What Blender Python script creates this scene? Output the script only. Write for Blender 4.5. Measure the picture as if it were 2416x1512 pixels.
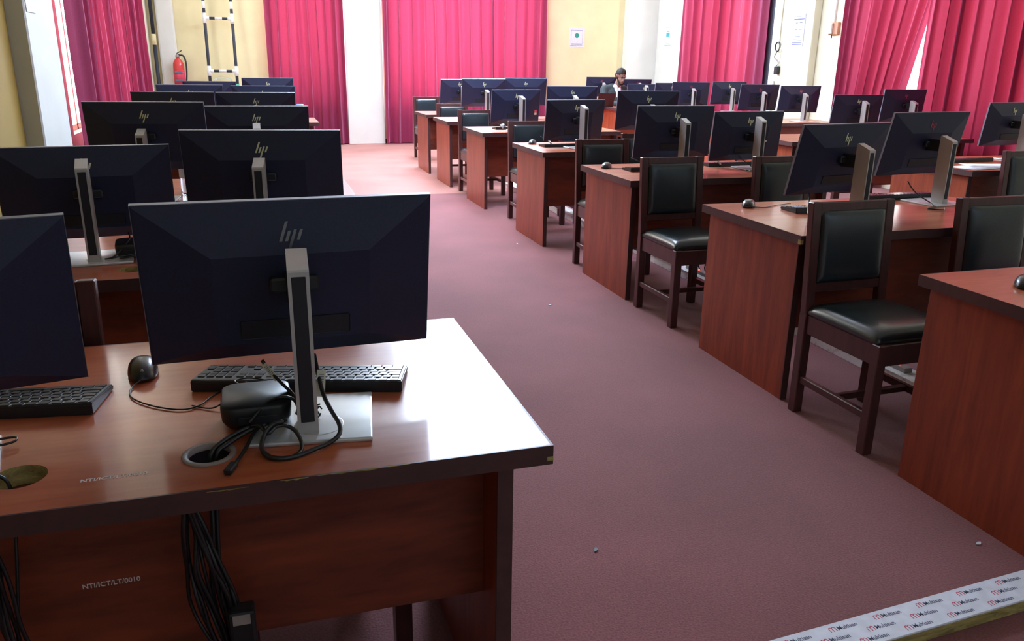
import bpy, bmesh, math, random
from mathutils import Vector, Matrix, Euler
PI = math.pi
random.seed(7)
S = bpy.context.scene
C = S.collection
for o in list(bpy.data.objects): bpy.data.objects.remove(o)

# ------------------------------------------------------------------ camera
F, YAW, PITCH, ROLL, CAMH = 1910.53, 0.305088, 0.309807, 0.0148033, 1.41372
cy, sy = math.cos(YAW), math.sin(YAW)
fw = Vector((sy*math.cos(PITCH), cy*math.cos(PITCH), -math.sin(PITCH)))
rt = Vector((cy, -sy, 0)); up = rt.cross(fw)
r2 = rt*math.cos(ROLL)+up*math.sin(ROLL); u2 = -rt*math.sin(ROLL)+up*math.cos(ROLL)
cam_data = bpy.data.cameras.new('camera'); cam = bpy.data.objects.new('camera', cam_data); C.objects.link(cam)
cam_data.sensor_fit = 'HORIZONTAL'; cam_data.sensor_width = 36; cam_data.lens = 36*F/2416
cam_data.clip_start = 0.02; cam_data.clip_end = 200
M = Matrix(((r2.x, u2.x, -fw.x, 0), (r2.y, u2.y, -fw.y, 0), (r2.z, u2.z, -fw.z, CAMH), (0, 0, 0, 1)))
cam.matrix_world = M
S.camera = cam
# ------------------------------------------------------------------ colour management, world
S.view_settings.view_transform = 'Standard'; S.view_settings.look = 'None'
S.view_settings.gamma = 1; S.view_settings.use_curve_mapping = False
S.view_settings.exposure = 0.3
wd = bpy.data.worlds.new('world'); S.world = wd; wd.use_nodes = True
bg = wd.node_tree.nodes['Background']; bg.inputs[0].default_value = (0.82, 0.91, 1, 1); bg.inputs[1].default_value = 4.0

XL, XR, YB, YF, ZC = -1.5, 7.3, 14.6, -1.8, 6.6     # the room
def area(name, loc, rot, sx, sy_, power, col):
    d = bpy.data.lights.new(name, 'AREA'); d.shape = 'RECTANGLE'; d.size = sx; d.size_y = sy_
    d.energy = power; d.color = col
    o = bpy.data.objects.new(name, d); C.objects.link(o); o.location = loc; o.rotation_euler = rot
    return o
DAY = (0.66, 0.80, 1.0)
# daylight outside the windows (back wall: two windows; left wall; right wall: two)
area('daylight', (3.64, YB+.45, 3.6), (PI/2, 0, PI), 2.9, 5.2, 1700, DAY)
area('daylight', (0.92, YB+.45, 2.75), (PI/2, 0, PI), 1.2, 3.4, 300, DAY)
area('daylight', (XL-.55, 10.2, 2.7), (PI/2, 0, -PI/2), 4.6, 3.6, 620, (1, .96, .90))
area('daylight', (XR+.55, 12.1, 2.7), (PI/2, 0, PI/2), 2.3, 3.4, 330, (1, .96, .9))
area('daylight', (XR+.55, 7.0, 2.7), (PI/2, 0, PI/2), 4.2, 3.4, 420, (1, .96, .9))
# unseen fill light added behind the camera; that wall has no opening
area('daylight', (3.0, YF+.25, 2.6), (PI/2, 0, 0), 5.0, 1.6, 9, (.42, .58, 1))

# ------------------------------------------------------------------ materials
def mat(name): 
    m = bpy.data.materials.new(name); m.use_nodes = True
    return m, m.node_tree.nodes, m.node_tree.links, m.node_tree.nodes['Principled BSDF']
def setp(b, **k):
    for n, v in k.items():
        n = n.replace('_', ' ')
        if n in b.inputs: b.inputs[n].default_value = v
def plain(name, col, rough=.5, metal=0, spec=.5, noise=0.06, scale=30, bump=0, coat=0):
    m, N, L, b = mat(name)
    setp(b, Roughness=rough, Metallic=metal, Specular_IOR_Level=spec, Coat_Weight=coat, Coat_Roughness=.15)
    tc = N.new('ShaderNodeTexCoord'); nz = N.new('ShaderNodeTexNoise'); nz.inputs['Scale'].default_value = scale
    nz.inputs['Detail'].default_value = 3
    L.new(tc.outputs['Object'], nz.inputs['Vector'])
    cr = N.new('ShaderNodeValToRGB'); e = cr.color_ramp.elements
    e[0].position = .35; e[1].position = .65
    e[0].color = (*[c*(1-noise) for c in col], 1); e[1].color = (*[min(1, c*(1+noise)) for c in col], 1)
    L.new(nz.outputs['Fac'], cr.inputs[0]); L.new(cr.outputs[0], b.inputs['Base Color'])
    if bump:
        bp = N.new('ShaderNodeBump'); bp.inputs['Strength'].default_value = bump; bp.inputs['Distance'].default_value = .002
        L.new(nz.outputs['Fac'], bp.inputs['Height']); L.new(bp.outputs[0], b.inputs['Normal'])
    return m
def wood(name, dark, light, stretch, rough=.35, coat=.3, spec=.5, scale=5.0, croughness=.2, amount=(.3,.72)):
    m, N, L, b = mat(name)
    setp(b, Roughness=rough, Specular_IOR_Level=spec, Coat_Weight=coat, Coat_Roughness=croughness)
    tc = N.new('ShaderNodeTexCoord'); mp = N.new('ShaderNodeMapping'); mp.inputs['Scale'].default_value = stretch
    oi = N.new('ShaderNodeObjectInfo'); vm = N.new('ShaderNodeVectorMath'); vm.operation = 'SCALE'
    cx = N.new('ShaderNodeCombineXYZ')
    for i in range(3): L.new(oi.outputs['Random'], cx.inputs[i])
    L.new(cx.outputs[0], vm.inputs[0]); vm.inputs['Scale'].default_value = 9
    ad = N.new('ShaderNodeVectorMath'); ad.operation = 'ADD'
    L.new(tc.outputs['Object'], ad.inputs[0]); L.new(vm.outputs[0], ad.inputs[1])
    L.new(ad.outputs[0], mp.inputs[0])
    nz = N.new('ShaderNodeTexNoise'); nz.inputs['Scale'].default_value = scale; nz.inputs['Detail'].default_value = 8
    nz.inputs['Roughness'].default_value = .62; nz.inputs['Distortion'].default_value = .6
    L.new(mp.outputs[0], nz.inputs['Vector'])
    n2 = N.new('ShaderNodeTexNoise'); n2.inputs['Scale'].default_value = scale*6; n2.inputs['Detail'].default_value = 4
    L.new(mp.outputs[0], n2.inputs['Vector'])
    mx = N.new('ShaderNodeMath'); mx.operation = 'MULTIPLY_ADD'; mx.inputs[1].default_value = .28
    L.new(n2.outputs['Fac'], mx.inputs[0]); L.new(nz.outputs['Fac'], mx.inputs[2])
    cr = N.new('ShaderNodeValToRGB'); e = cr.color_ramp.elements
    e[0].position = amount[0]+.12; e[1].position = amount[1]+.12; e[0].color = (*dark, 1); e[1].color = (*light, 1)
    L.new(mx.outputs[0], cr.inputs[0]); L.new(cr.outputs[0], b.inputs['Base Color'])
    return m
MT = {}
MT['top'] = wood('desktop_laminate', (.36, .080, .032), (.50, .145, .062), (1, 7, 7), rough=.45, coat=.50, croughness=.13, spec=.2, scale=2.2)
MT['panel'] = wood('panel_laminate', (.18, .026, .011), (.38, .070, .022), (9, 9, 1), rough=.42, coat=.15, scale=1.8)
MT['panelh'] = wood('modesty_laminate', (.10, .016, .008), (.30, .055, .020), (1, 5, 5), rough=.5, coat=.05, scale=1.6)  # same wood as the side panels, with shade put into a darker colour
MT['band'] = wood('edge_banding', (.055, .022, .022), (.085, .032, .030), (2, 2, 2), rough=.45, coat=.1)
MT['chairwood'] = wood('chair_wood', (.045, .012, .012), (.085, .020, .018), (6, 6, 1), rough=.38, coat=.3)
MT['leather'] = plain('black_leather', (.010, .020, .026), rough=.3, spec=.6, scale=220, noise=.2, bump=.2, coat=.35)
MT['shell'] = plain('monitor_shell', (.014, .018, .050), rough=.5, spec=.4, scale=300, noise=.15, bump=.05)
MT['shell2'] = plain('monitor_edge', (.20, .21, .26), rough=.4, metal=.6)
MT['screen'] = plain('screen_glass', (.006, .006, .008), rough=.12)
MT['silver'] = plain('silver_stand', (.50, .48, .47), rough=.38, metal=.35, noise=.03)
MT['base'] = plain('silver_base', (.66, .68, .70), rough=.28, metal=.35, noise=.03)
MT['dark'] = plain('dark_channel', (.010, .010, .016), rough=.5)
MT['black'] = plain('black_plastic', (.014, .015, .018), rough=.38)
MT['keys'] = plain('key_plastic', (.018, .020, .028), rough=.33, coat=.3)
MT['mouse'] = plain('mouse_plastic', (.014, .015, .019), rough=.3, coat=.2)
MT['cable'] = plain('black_cable', (.010, .010, .011), rough=.35, coat=.2)
MT['white'] = plain('white_plastic', (.78, .78, .76), rough=.4)
MT['paper'] = plain('white_paper', (.72, .74, .82), rough=.8)
MT['tag'] = plain('cream_tag', (.62, .58, .44), rough=.7)
MT['goldrefl'] = plain('logo_yellow_reflection', (.66, .66, .42), rough=.35, metal=.35)  # yellowish reflection on the chrome logo put into its colour
MT['redrefl'] = plain('logo_red_reflection', (.32, .06, .09), rough=.35, metal=.35)  # red curtain reflection on the chrome logo painted as its colour
MT['chrome'] = plain('logo_chrome', (.16, .16, .17), rough=.25, metal=.8)
MT['wallw'] = plain('cream_wall_paint', (.74, .73, .56), rough=.75, noise=.03, scale=3)
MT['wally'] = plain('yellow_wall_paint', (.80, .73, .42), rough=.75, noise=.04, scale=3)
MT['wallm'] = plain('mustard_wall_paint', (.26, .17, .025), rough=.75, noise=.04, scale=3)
MT['ceil'] = plain('ceiling_board', (.62, .62, .60), rough=.9, noise=.03)
MT['pil'] = plain('white_wall_paint', (.72, .74, .68), rough=.7, noise=.03, scale=3)
MT['frame'] = plain('window_frame_paint', (.55, .42, .30), rough=.5)
MT['blackframe'] = plain('black_frame', (.02, .025, .04), rough=.5)
MT['red'] = plain('extinguisher_red', (.62, .03, .03), rough=.3, coat=.4)
MT['brown'] = plain('brown_wood_block', (.45, .22, .12), rough=.6)
MT['ink'] = plain('grey_ink', (.12, .13, .20), rough=.8)
MT['stencil'] = plain('stencil_paint', (.80, .70, .68), rough=.7)
MT['navy'] = plain('navy_ink', (.10, .10, .32), rough=.8)
MT['green'] = plain('green_ink', (.03, .30, .22), rough=.7)
MT['teal'] = plain('teal_ink', (.04, .38, .45), rough=.7)
MT['redink'] = plain('red_ink', (.60, .05, .09), rough=.7)
MT['skin'] = plain('skin', (.24, .13, .095), rough=.5)
MT['hair'] = plain('hair', (.012, .010, .010), rough=.7)
MT['suit'] = plain('dark_suit', (.035, .045, .050), rough=.8)
MT['shirt'] = plain('white_shirt', (.80, .84, .95), rough=.7)
MT['bare'] = wood('raw_timber', (.16, .11, .03), (.50, .40, .14), (1, 6, 6), rough=.85, coat=0, scale=12)
MT['duct'] = wood('worn_white_board', (.30, .24, .17), (.75, .72, .68), (3, 3, 3), rough=.6, coat=0, scale=6, amount=(.28, .5))
MT['maroon'] = plain('maroon_plastic', (.05, .008, .014), rough=.4)
MT['pilL'] = plain('greyish_wall_paint', (.50, .53, .48), rough=.7, noise=.03, scale=3)
MT['ring'] = plain('grommet_grey', (.30, .25, .24), rough=.55)
MT['blue'] = plain('blue_plastic', (.05, .18, .70), rough=.4)
MT['greenp'] = plain('green_plastic', (.04, .36, .26), rough=.45)
MT['led'] = plain('red_lamp', (.8, .05, .03), rough=.4)
b = MT['led'].node_tree.nodes['Principled BSDF']; b.inputs['Emission Color'].default_value = (1, .08, .04, 1); b.inputs['Emission Strength'].default_value = 3

def carpet():
    m, N, L, b = mat('carpet'); setp(b, Roughness=.95, Specular_IOR_Level=.2, Sheen_Weight=.25)
    tc = N.new('ShaderNodeTexCoord')
    n1 = N.new('ShaderNodeTexNoise'); n1.inputs['Scale'].default_value = 160; n1.inputs['Detail'].default_value = 3
    n2 = N.new('ShaderNodeTexNoise'); n2.inputs['Scale'].default_value = 1.6; n2.inputs['Detail'].default_value = 5
    L.new(tc.outputs['Object'], n1.inputs['Vector']); L.new(tc.outputs['Object'], n2.inputs['Vector'])
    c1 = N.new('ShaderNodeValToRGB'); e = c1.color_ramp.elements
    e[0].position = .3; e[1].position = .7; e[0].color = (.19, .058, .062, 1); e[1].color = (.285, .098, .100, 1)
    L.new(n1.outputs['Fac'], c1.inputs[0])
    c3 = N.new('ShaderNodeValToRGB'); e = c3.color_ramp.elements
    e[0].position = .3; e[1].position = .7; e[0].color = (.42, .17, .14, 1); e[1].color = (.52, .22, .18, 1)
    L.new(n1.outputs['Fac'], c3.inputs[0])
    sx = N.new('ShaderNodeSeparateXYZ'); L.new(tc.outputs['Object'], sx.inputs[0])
    gt = N.new('ShaderNodeMath'); gt.operation = 'GREATER_THAN'; gt.inputs[1].default_value = 8.83   # light on the far floor painted in as a paler carpet colour
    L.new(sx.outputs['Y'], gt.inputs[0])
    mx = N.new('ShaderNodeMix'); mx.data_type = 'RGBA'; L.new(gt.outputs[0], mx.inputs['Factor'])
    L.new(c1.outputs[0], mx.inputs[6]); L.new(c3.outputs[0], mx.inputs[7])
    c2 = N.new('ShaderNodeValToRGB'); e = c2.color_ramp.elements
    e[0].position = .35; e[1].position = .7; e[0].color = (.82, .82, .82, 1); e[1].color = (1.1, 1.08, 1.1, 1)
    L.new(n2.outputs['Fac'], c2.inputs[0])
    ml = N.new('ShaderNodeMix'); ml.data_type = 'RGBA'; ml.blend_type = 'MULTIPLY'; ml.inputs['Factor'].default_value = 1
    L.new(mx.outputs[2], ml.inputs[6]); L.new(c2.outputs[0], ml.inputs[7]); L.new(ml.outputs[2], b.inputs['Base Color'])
    bp = N.new('ShaderNodeBump'); bp.inputs['Strength'].default_value = .5; bp.inputs['Distance'].default_value = .003
    L.new(n1.outputs['Fac'], bp.inputs['Height']); L.new(bp.outputs[0], b.inputs['Normal'])
    return m
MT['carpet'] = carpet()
def curtain_mat():
    m, N, L, b = mat('curtain_cloth'); setp(b, Roughness=.65, Specular_IOR_Level=.3, Sheen_Weight=.8, Sheen_Roughness=.4)
    b.inputs['Sheen Tint'].default_value = (1, .55, .8, 1)
    tc = N.new('ShaderNodeTexCoord'); nz = N.new('ShaderNodeTexNoise'); nz.inputs['Scale'].default_value = 60
    L.new(tc.outputs['Object'], nz.inputs['Vector'])
    cr = N.new('ShaderNodeValToRGB'); cr.color_ramp.elements[0].color = (.20, .016, .058, 1); cr.color_ramp.elements[1].color = (.28, .027, .086, 1)
    L.new(nz.outputs['Fac'], cr.inputs[0]); L.new(cr.outputs[0], b.inputs['Base Color'])
    tr = N.new('ShaderNodeBsdfTranslucent'); tr.inputs[0].default_value = (.75, .05, .10, 1)
    mx = N.new('ShaderNodeMixShader'); mx.inputs[0].default_value = .07
    out = N['Material Output']
    L.new(b.outputs[0], mx.inputs[1]); L.new(tr.outputs[0], mx.inputs[2]); L.new(mx.outputs[0], out.inputs[0])
    return m
MT['curtain'] = curtain_mat()
def glass():
    m, N, L, b = mat('window_glass'); out = N['Material Output']
    t = N.new('ShaderNodeBsdfTransparent'); t.inputs[0].default_value = (.95, .97, .97, 1)
    g = N.new('ShaderNodeBsdfGlossy'); g.inputs['Roughness'].default_value = .02
    mx = N.new('ShaderNodeMixShader'); mx.inputs[0].default_value = .06
    L.new(t.outputs[0], mx.inputs[1]); L.new(g.outputs[0], mx.inputs[2]); L.new(mx.outputs[0], out.inputs[0])
    return m
MT['glass'] = glass()
def bottleglass():
    m, N, L, b = mat('clear_bottle_plastic')
    setp(b, Roughness=.08, Transmission_Weight=.85, IOR=1.3); b.inputs['Base Color'].default_value = (.8, .88, .95, 1)
    return m
MT['clear'] = bottleglass()

# ------------------------------------------------------------------ mesh helpers
def V(*a): return Vector(a)
class MB:
    def __init__(s): s.bm = bmesh.new()
    def box(s, x0, x1, y0, y1, z0, z1, bev=0, seg=2, mtx=None):
        before = set(s.bm.verts)
        r = bmesh.ops.create_cube(s.bm, size=1)
        vs = r['verts']
        for v in vs:
            v.co = V((x0+x1)/2+v.co.x*(x1-x0), (y0+y1)/2+v.co.y*(y1-y0), (z0+z1)/2+v.co.z*(z1-z0))
        if bev:
            es = list({e for v in vs for e in v.link_edges})
            bmesh.ops.bevel(s.bm, geom=es, offset=bev, segments=seg, affect='EDGES', profile=.6)
        if mtx is not None:
            for v in s.bm.verts:
                if v not in before: v.co = mtx @ v.co
        return s
    def beam(s, a, b, w, d, bev=.003):        # square bar from a to b
        a, b = V(*a), V(*b); L_ = (b-a).length; q = (b-a).to_track_quat('Z', 'Y')
        m = Matrix.Translation(a) @ q.to_matrix().to_4x4()
        return s.box(-w/2, w/2, -d/2, d/2, 0, L_, bev, 1, m)
    def tube(s, pts, r, seg=10, cap=True):
        pts = [V(*p) for p in pts]; rings = []; n = len(pts)
        nrm = None
        for i, p in enumerate(pts):
            t = (pts[min(i+1, n-1)]-pts[max(i-1, 0)]).normalized()
            if nrm is None:
                nrm = t.orthogonal().normalized()
            nrm = (nrm - t*nrm.dot(t)).normalized(); bi = t.cross(nrm)
            rr = r[i] if isinstance(r, (list, tuple)) else r
            rings.append([s.bm.verts.new(p+(nrm*math.cos(2*PI*k/seg)+bi*math.sin(2*PI*k/seg))*rr) for k in range(seg)])
        for a, b in zip(rings, rings[1:]):
            for k in range(seg): s.bm.faces.new((a[k], a[(k+1) % seg], b[(k+1) % seg], b[k]))
        if cap: s.bm.faces.new(rings[0][::-1]); s.bm.faces.new(rings[-1])
        return s
    def lathe(s, prof, seg=24, c=(0, 0, 0)):
        rings = []
        for r, z in prof:
            rings.append([s.bm.verts.new((c[0]+max(r, 1e-4)*math.cos(2*PI*k/seg), c[1]+max(r, 1e-4)*math.sin(2*PI*k/seg), c[2]+z)) for k in range(seg)])
        for a, b in zip(rings, rings[1:]):
            for k in range(seg): s.bm.faces.new((a[k], a[(k+1) % seg], b[(k+1) % seg], b[k]))
        s.bm.faces.new(rings[0][::-1]); s.bm.faces.new(rings[-1]); return s
    def prism(s, poly, z0, z1, mtx=None):     # poly in xy, extruded along z
        a = [s.bm.verts.new((x, y, z0)) for x, y in poly]; b = [s.bm.verts.new((x, y, z1)) for x, y in poly]
        n = len(poly)
        s.bm.faces.new(a[::-1]); s.bm.faces.new(b)
        for i in range(n): s.bm.faces.new((a[i], a[(i+1) % n], b[(i+1) % n], b[i]))
        if mtx is not None:
            for v in a+b: v.co = mtx @ v.co
        return s
    def quad(s, pts):
        s.bm.faces.new([s.bm.verts.new(p) for p in pts]); return s
    def build(s, name, m, parent=None, smooth=False, sub=0, loc=None, rot=None):
        bmesh.ops.recalc_face_normals(s.bm, faces=s.bm.faces)
        me = bpy.data.meshes.new(name); s.bm.to_mesh(me); s.bm.free()
        me.materials.append(MT[m] if isinstance(m, str) else m)
        for p in me.polygons: p.use_smooth = smooth
        o = bpy.data.objects.new(name, me); C.objects.link(o)
        if parent: o.parent = parent
        if loc: o.location = loc
        if rot: o.rotation_euler = rot
        if sub:
            md = o.modifiers.new('sub', 'SUBSURF'); md.levels = sub; md.render_levels = sub
        return o
def spline(pts, n=8):
    P = [V(*p) for p in pts]; P = [P[0]*2-P[1]]+P+[P[-1]*2-P[-2]]; out = []
    for i in range(1, len(P)-2):
        a, b, c, d = P[i-1:i+3]
        for k in range(n):
            t = k/n
            out.append(.5*((2*b)+(c-a)*t+(2*a-5*b+4*c-d)*t*t+(3*b-a-3*c+d)*t**3))
    out.append(P[-2]); return out
def tag(o, label=None, cat=None, group=None, kind=None):
    if label: o['label'] = label
    if cat: o['category'] = cat
    if group: o['group'] = group
    if kind: o['kind'] = kind
    return o
def thing(name, label, cat, loc=(0, 0, 0), rz=0, group=None):
    o = bpy.data.objects.new(name, None); C.objects.link(o); o.empty_display_size = .1
    o.location = loc; o.rotation_euler = (0, 0, rz); return tag(o, label, cat, group)
def kids(o): return [c for c in bpy.data.objects if c.parent == o]
TREE = {}
def dup(o, parent=None):
    c = o.copy(); C.objects.link(c)
    if parent: c.parent = parent
    if o.name not in TREE: TREE[o.name] = kids(o)
    for ch in TREE[o.name]: dup(ch, c)
    return c
def text(name, body, size, m, parent, mtx, ext=.0004, align='LEFT', shear=0):
    cu = bpy.data.curves.new(name, 'FONT'); cu.body = body; cu.size = size; cu.extrude = ext; cu.align_x = align
    cu.shear = shear; cu.offset = .00022; cu.resolution_u = 3
    t = bpy.data.objects.new('tmp', cu); C.objects.link(t)
    dg = bpy.context.evaluated_depsgraph_get(); me = bpy.data.meshes.new_from_object(t.evaluated_get(dg))
    bpy.data.objects.remove(t); me.transform(mtx)
    me.materials.clear(); me.materials.append(MT[m])
    o = bpy.data.objects.new(name, me); C.objects.link(o); o.parent = parent; return o
FRONT = Matrix.Rotation(PI/2, 4, 'X')        # text plane xy -> xz, readable from -y
ORD = ['front', 'second', 'third', 'fourth', 'fifth', 'sixth', 'seventh']

# ------------------------------------------------------------------ the setting
def struct(name, mb, m, parent=None, smooth=False):
    o = mb.build(name, m, parent, smooth)
    if not parent: o['kind'] = 'structure'
    return o
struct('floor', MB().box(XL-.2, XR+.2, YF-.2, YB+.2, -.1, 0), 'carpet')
struct('ceiling', MB().box(XL-.2, XR+.2, YF-.2, YB+.2, ZC, ZC+.1), 'ceil')
struct('wall_front', MB().box(XL-.2, XR+.2, YF-.2, YF, 0, ZC), 'pilL')
W0, W1 = .75, 4.4                            # window sill and head
def wall_y(name, y0, y1, openings, m):       # wall across x with openings (x0, x1, head)
    mb = MB(); x = XL-.2
    for a, b_, hd_ in openings:
        mb.box(x, a, y0, y1, 0, ZC); mb.box(a, b_, y0, y1, 0, W0); mb.box(a, b_, y0, y1, hd_, ZC); x = b_
    mb.box(x, XR+.2, y0, y1, 0, ZC); return struct(name, mb, m)
def wall_x(name, x0, x1, openings, m):
    mb = MB(); y = YF
    for a, b_ in openings:
        mb.box(x0, x1, y, a, 0, ZC); mb.box(x0, x1, a, b_, 0, W0); mb.box(x0, x1, a, b_, W1, ZC); y = b_
    mb.box(x0, x1, y, YB, 0, ZC); return struct(name, mb, m)
wall_y('wall_back', YB, YB+.2, [(.40, 1.45, W1), (2.35, 4.95, 6.2)], 'wally')
wall_x('wall_left', XL-.2, XL, [(8.02, 12.3)], 'wallw')
wall_x('wall_right', XR, XR+.2, [(5.0, 8.9), (11.15, 13.25)], 'wallw')
def window(n, axis, a, b_, pos, depth, head=W1):
    fr = MB(); gl = MB(); t = .05; k = max(2, round((b_-a)/.65))
    def bx(mb, u0, u1, w0, w1, z0, z1):
        if axis == 'y': mb.box(u0, u1, w0, w1, z0, z1)
        else: mb.box(w0, w1, u0, u1, z0, z1)
    p0, p1 = pos+depth*.5-.025, pos+depth*.5+.025
    bx(fr, a, b_, p0, p1, W0, W0+t); bx(fr, a, b_, p0, p1, head-t, head); bx(fr, a, b_, p0, p1, 2.7, 2.7+t)
    for i in range(k+1):
        u = a+(b_-a-t)*i/k; bx(fr, u, u+t, p0, p1, W0, head)
    o = struct('window_%d' % n, fr, 'frame')
    bx(gl, a, b_, (p0+p1)/2-.002, (p0+p1)/2+.002, W0, head); gl.build('pane', 'glass', o)
window(1, 'y', .40, 1.45, YB, .2); window(2, 'y', 2.35, 4.95, YB, .2, 6.2)
window(3, 'x', 8.02, 12.3, XL-.2, .2); window(4, 'x', 5.0, 8.9, XR, .2); window(5, 'x', 11.15, 13.25, XR, .2)
# pilasters and painted wall parts
struct('trim_1', MB().box(1.56, 2.19, YB-.12, YB, 0, ZC, .01, 1), 'pil')
struct('trim_2', MB().box(6.68, XR, YB-.22, YB, 0, ZC, .01, 1), 'pil')
struct('trim_3', MB().box(-1.33, -1.07, YB-.10, YB, 0, ZC, .03, 2), 'pil')
struct('trim_4', MB().box(XL, XL+.13, 6.35, 7.22, 0, ZC, .01, 1), 'pilL')
struct('trim_5', MB().box(XR-.12, XR, 9.72, 10.62, 0, ZC, .02, 2), 'wallw')
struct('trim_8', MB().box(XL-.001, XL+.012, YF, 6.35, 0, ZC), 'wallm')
struct('trim_6', MB().box(XL-.001, XL+.04, 12.35, YB, 0, ZC, .01, 1), 'wallw')
struct('trim_7', MB().box(XR-.04, XR+.001, 13.4, YB-.22, 0, ZC, .01, 1), 'pil')
struct('baseboard_back', MB().box(XL, XR, YB-.02, YB, 0, .08), 'maroon')

# ------------------------------------------------------------------ unseen ceiling lamps, added for the bright reflection on the front desk
MT['lamp'] = plain('lamp_tube', (.9, .93, 1), rough=.4)
b = MT['lamp'].node_tree.nodes['Principled BSDF']; b.inputs['Emission Color'].default_value = (.62, .75, 1, 1); b.inputs['Emission Strength'].default_value = 40
for x, y in ((1.8, 6.8), (2.45, 9.0), (3.1, 11.6)):
    t = thing('added_lamp', 'unseen lamp added over the aisle desks', 'lamp', (x, y, 3.5), 0, 'added lamps over the aisle')
    MB().box(-.62, .62, -.62, .62, 0, .06, .01, 1).build('lamp_housing', 'white', t)
    for k in (-.5, -.25, 0, .25, .5): MB().tube([(k, -.58, -.03), (k, .58, -.03)], .03, 10).build('tube', 'lamp', t, True)
    for k in (-.4, .4): MB().tube([(0, k, .06), (0, k, ZC-3.5)], .006, 6).build('hanger', 'ring', t)
    area('added_lamp_light', (x, y, 3.42), (0, 0, 0), 1.2, 1.2, 85, (.64, .76, 1))

# ------------------------------------------------------------------ curtains
def curtain(axis, pos, e0, e1, z0, z1, waves, amp, label, seed=0, sgn=1, gather=.15):
    """e0, e1: functions of height fraction (0 floor, 1 top) giving the two edges along the wall"""
    rnd = random.Random(seed); mb = MB(); nu, nz = waves*14, 26
    ph = [rnd.uniform(-.6, .6) for _ in range(waves+2)]; am = [rnd.uniform(.55, 1.25) for _ in range(waves+2)]
    grid = []
    for j in range(nz+1):
        t = j/nz; z = z0+(z1-z0)*t; row = []
        for i in range(nu+1):
            u = i/nu; a_ = e0(t); b_ = e1(t)
            w = u*waves; k = int(w); fr = w-k
            A = am[k]*(1-fr)+am[min(k+1, waves)]*fr; P_ = ph[k]*(1-fr)+ph[min(k+1, waves)]*fr
            arg = 2*PI*w+P_+.5*math.sin(3*t+seed+u*5)
            d = amp*A*(math.sin(arg)+.30*math.sin(2.3*arg+seed))*(.75+.25*(1-t))
            s_ = a_+(b_-a_)*u+amp*.55*A*math.cos(arg)*math.sin(PI*min(1, u*waves, (1-u)*waves)/2)
            row.append(mb.bm.verts.new((s_, pos-sgn*d, z) if axis == 'y' else (pos-sgn*d, s_, z)))
        grid.append(row)
    for j in range(nz):
        for i in range(nu): mb.bm.faces.new((grid[j][i], grid[j][i+1], grid[j+1][i+1], grid[j+1][i]))
    o = mb.build('curtain', 'curtain', None, True)
    tag(o, label, 'curtain', 'red window curtains'); return o
k_ = lambda v: (lambda t: v)
CT = 2.75; CR = 4.52
curtain('y', YB-.16, k_(.30), k_(1.55), .02, CT, 8, .055, 'narrow pinkish-red curtain on the far wall, left of the white pilaster', 1)
curtain('y', YB-.20, k_(2.19), k_(5.10), .02, CT, 14, .075, 'wide pinkish-red curtain on the far wall between white pilaster and yellow wall', 2)
curtain('x', XL+.17, lambda t: 7.62, lambda t: 12.15, .02, CT, 15, .085, 'red curtain on the left wall, bright daylight slit at its near edge', 3, -1)
curtain('x', XR-.16, k_(10.72), k_(13.28), .02, CR, 9, .06, 'red curtain on the right wall, farther back, beside the black strip', 4)
curtain('x', XR-.16, lambda t: 7.60+.56*(1-min(1, t/.485)), k_(9.07), .02, CR, 8, .05, 'red curtain on the right wall, pulled askew just beyond the sunlit gap', 5)
curtain('x', XR-.27, k_(5.1), lambda t: 7.55+.05*(1-t), .02, CR, 13, .06, 'red curtain on the right wall nearest us, before the sunlit gap', 6)
def rod(name, a, b_, label):
    o = MB().tube([a, b_], .014).build(name, 'frame', None, True); tag(o, label, 'curtain rod', 'curtain rods'); return o

# ------------------------------------------------------------------ desks
DW, DD = 1.46, .785
def slab(w, d, z0, z1, holes):
    o = MB().box(0, w, 0, d, z0, z1).build('tmp', 'top')
    cut = MB()
    for hx, hy, r in holes: cut.lathe([(r, z0-.05), (r, z1+.05)], 32, (hx, hy, 0))
    c = cut.build('tmp', 'top'); md = o.modifiers.new('b', 'BOOLEAN'); md.operation = 'DIFFERENCE'; md.solver = 'EXACT'; md.object = c
    dg = bpy.context.evaluated_depsgraph_get(); me = bpy.data.meshes.new_from_object(o.evaluated_get(dg))
    bm = bmesh.new(); bm.from_mesh(me)
    for f in bm.faces:
        f.material_index = 0; c_ = f.calc_center_median()
        if abs(f.normal.z) < .5 and .01 < c_.x < w-.01 and .01 < c_.y < d-.01: f.material_index = 1
    bpy.data.objects.remove(o); bpy.data.objects.remove(c)
    m = MB(); m.bm.free(); m.bm = bm; return m
def band(w, d, z0, z1, t=.004):
    m = MB(); m.box(-t, w+t, -t, 0, z0, z1); m.box(-t, w+t, d, d+t, z0, z1); m.box(-t, 0, 0, d, z0, z1); m.box(w, w+t, 0, d, z0, z1); return m
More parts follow.
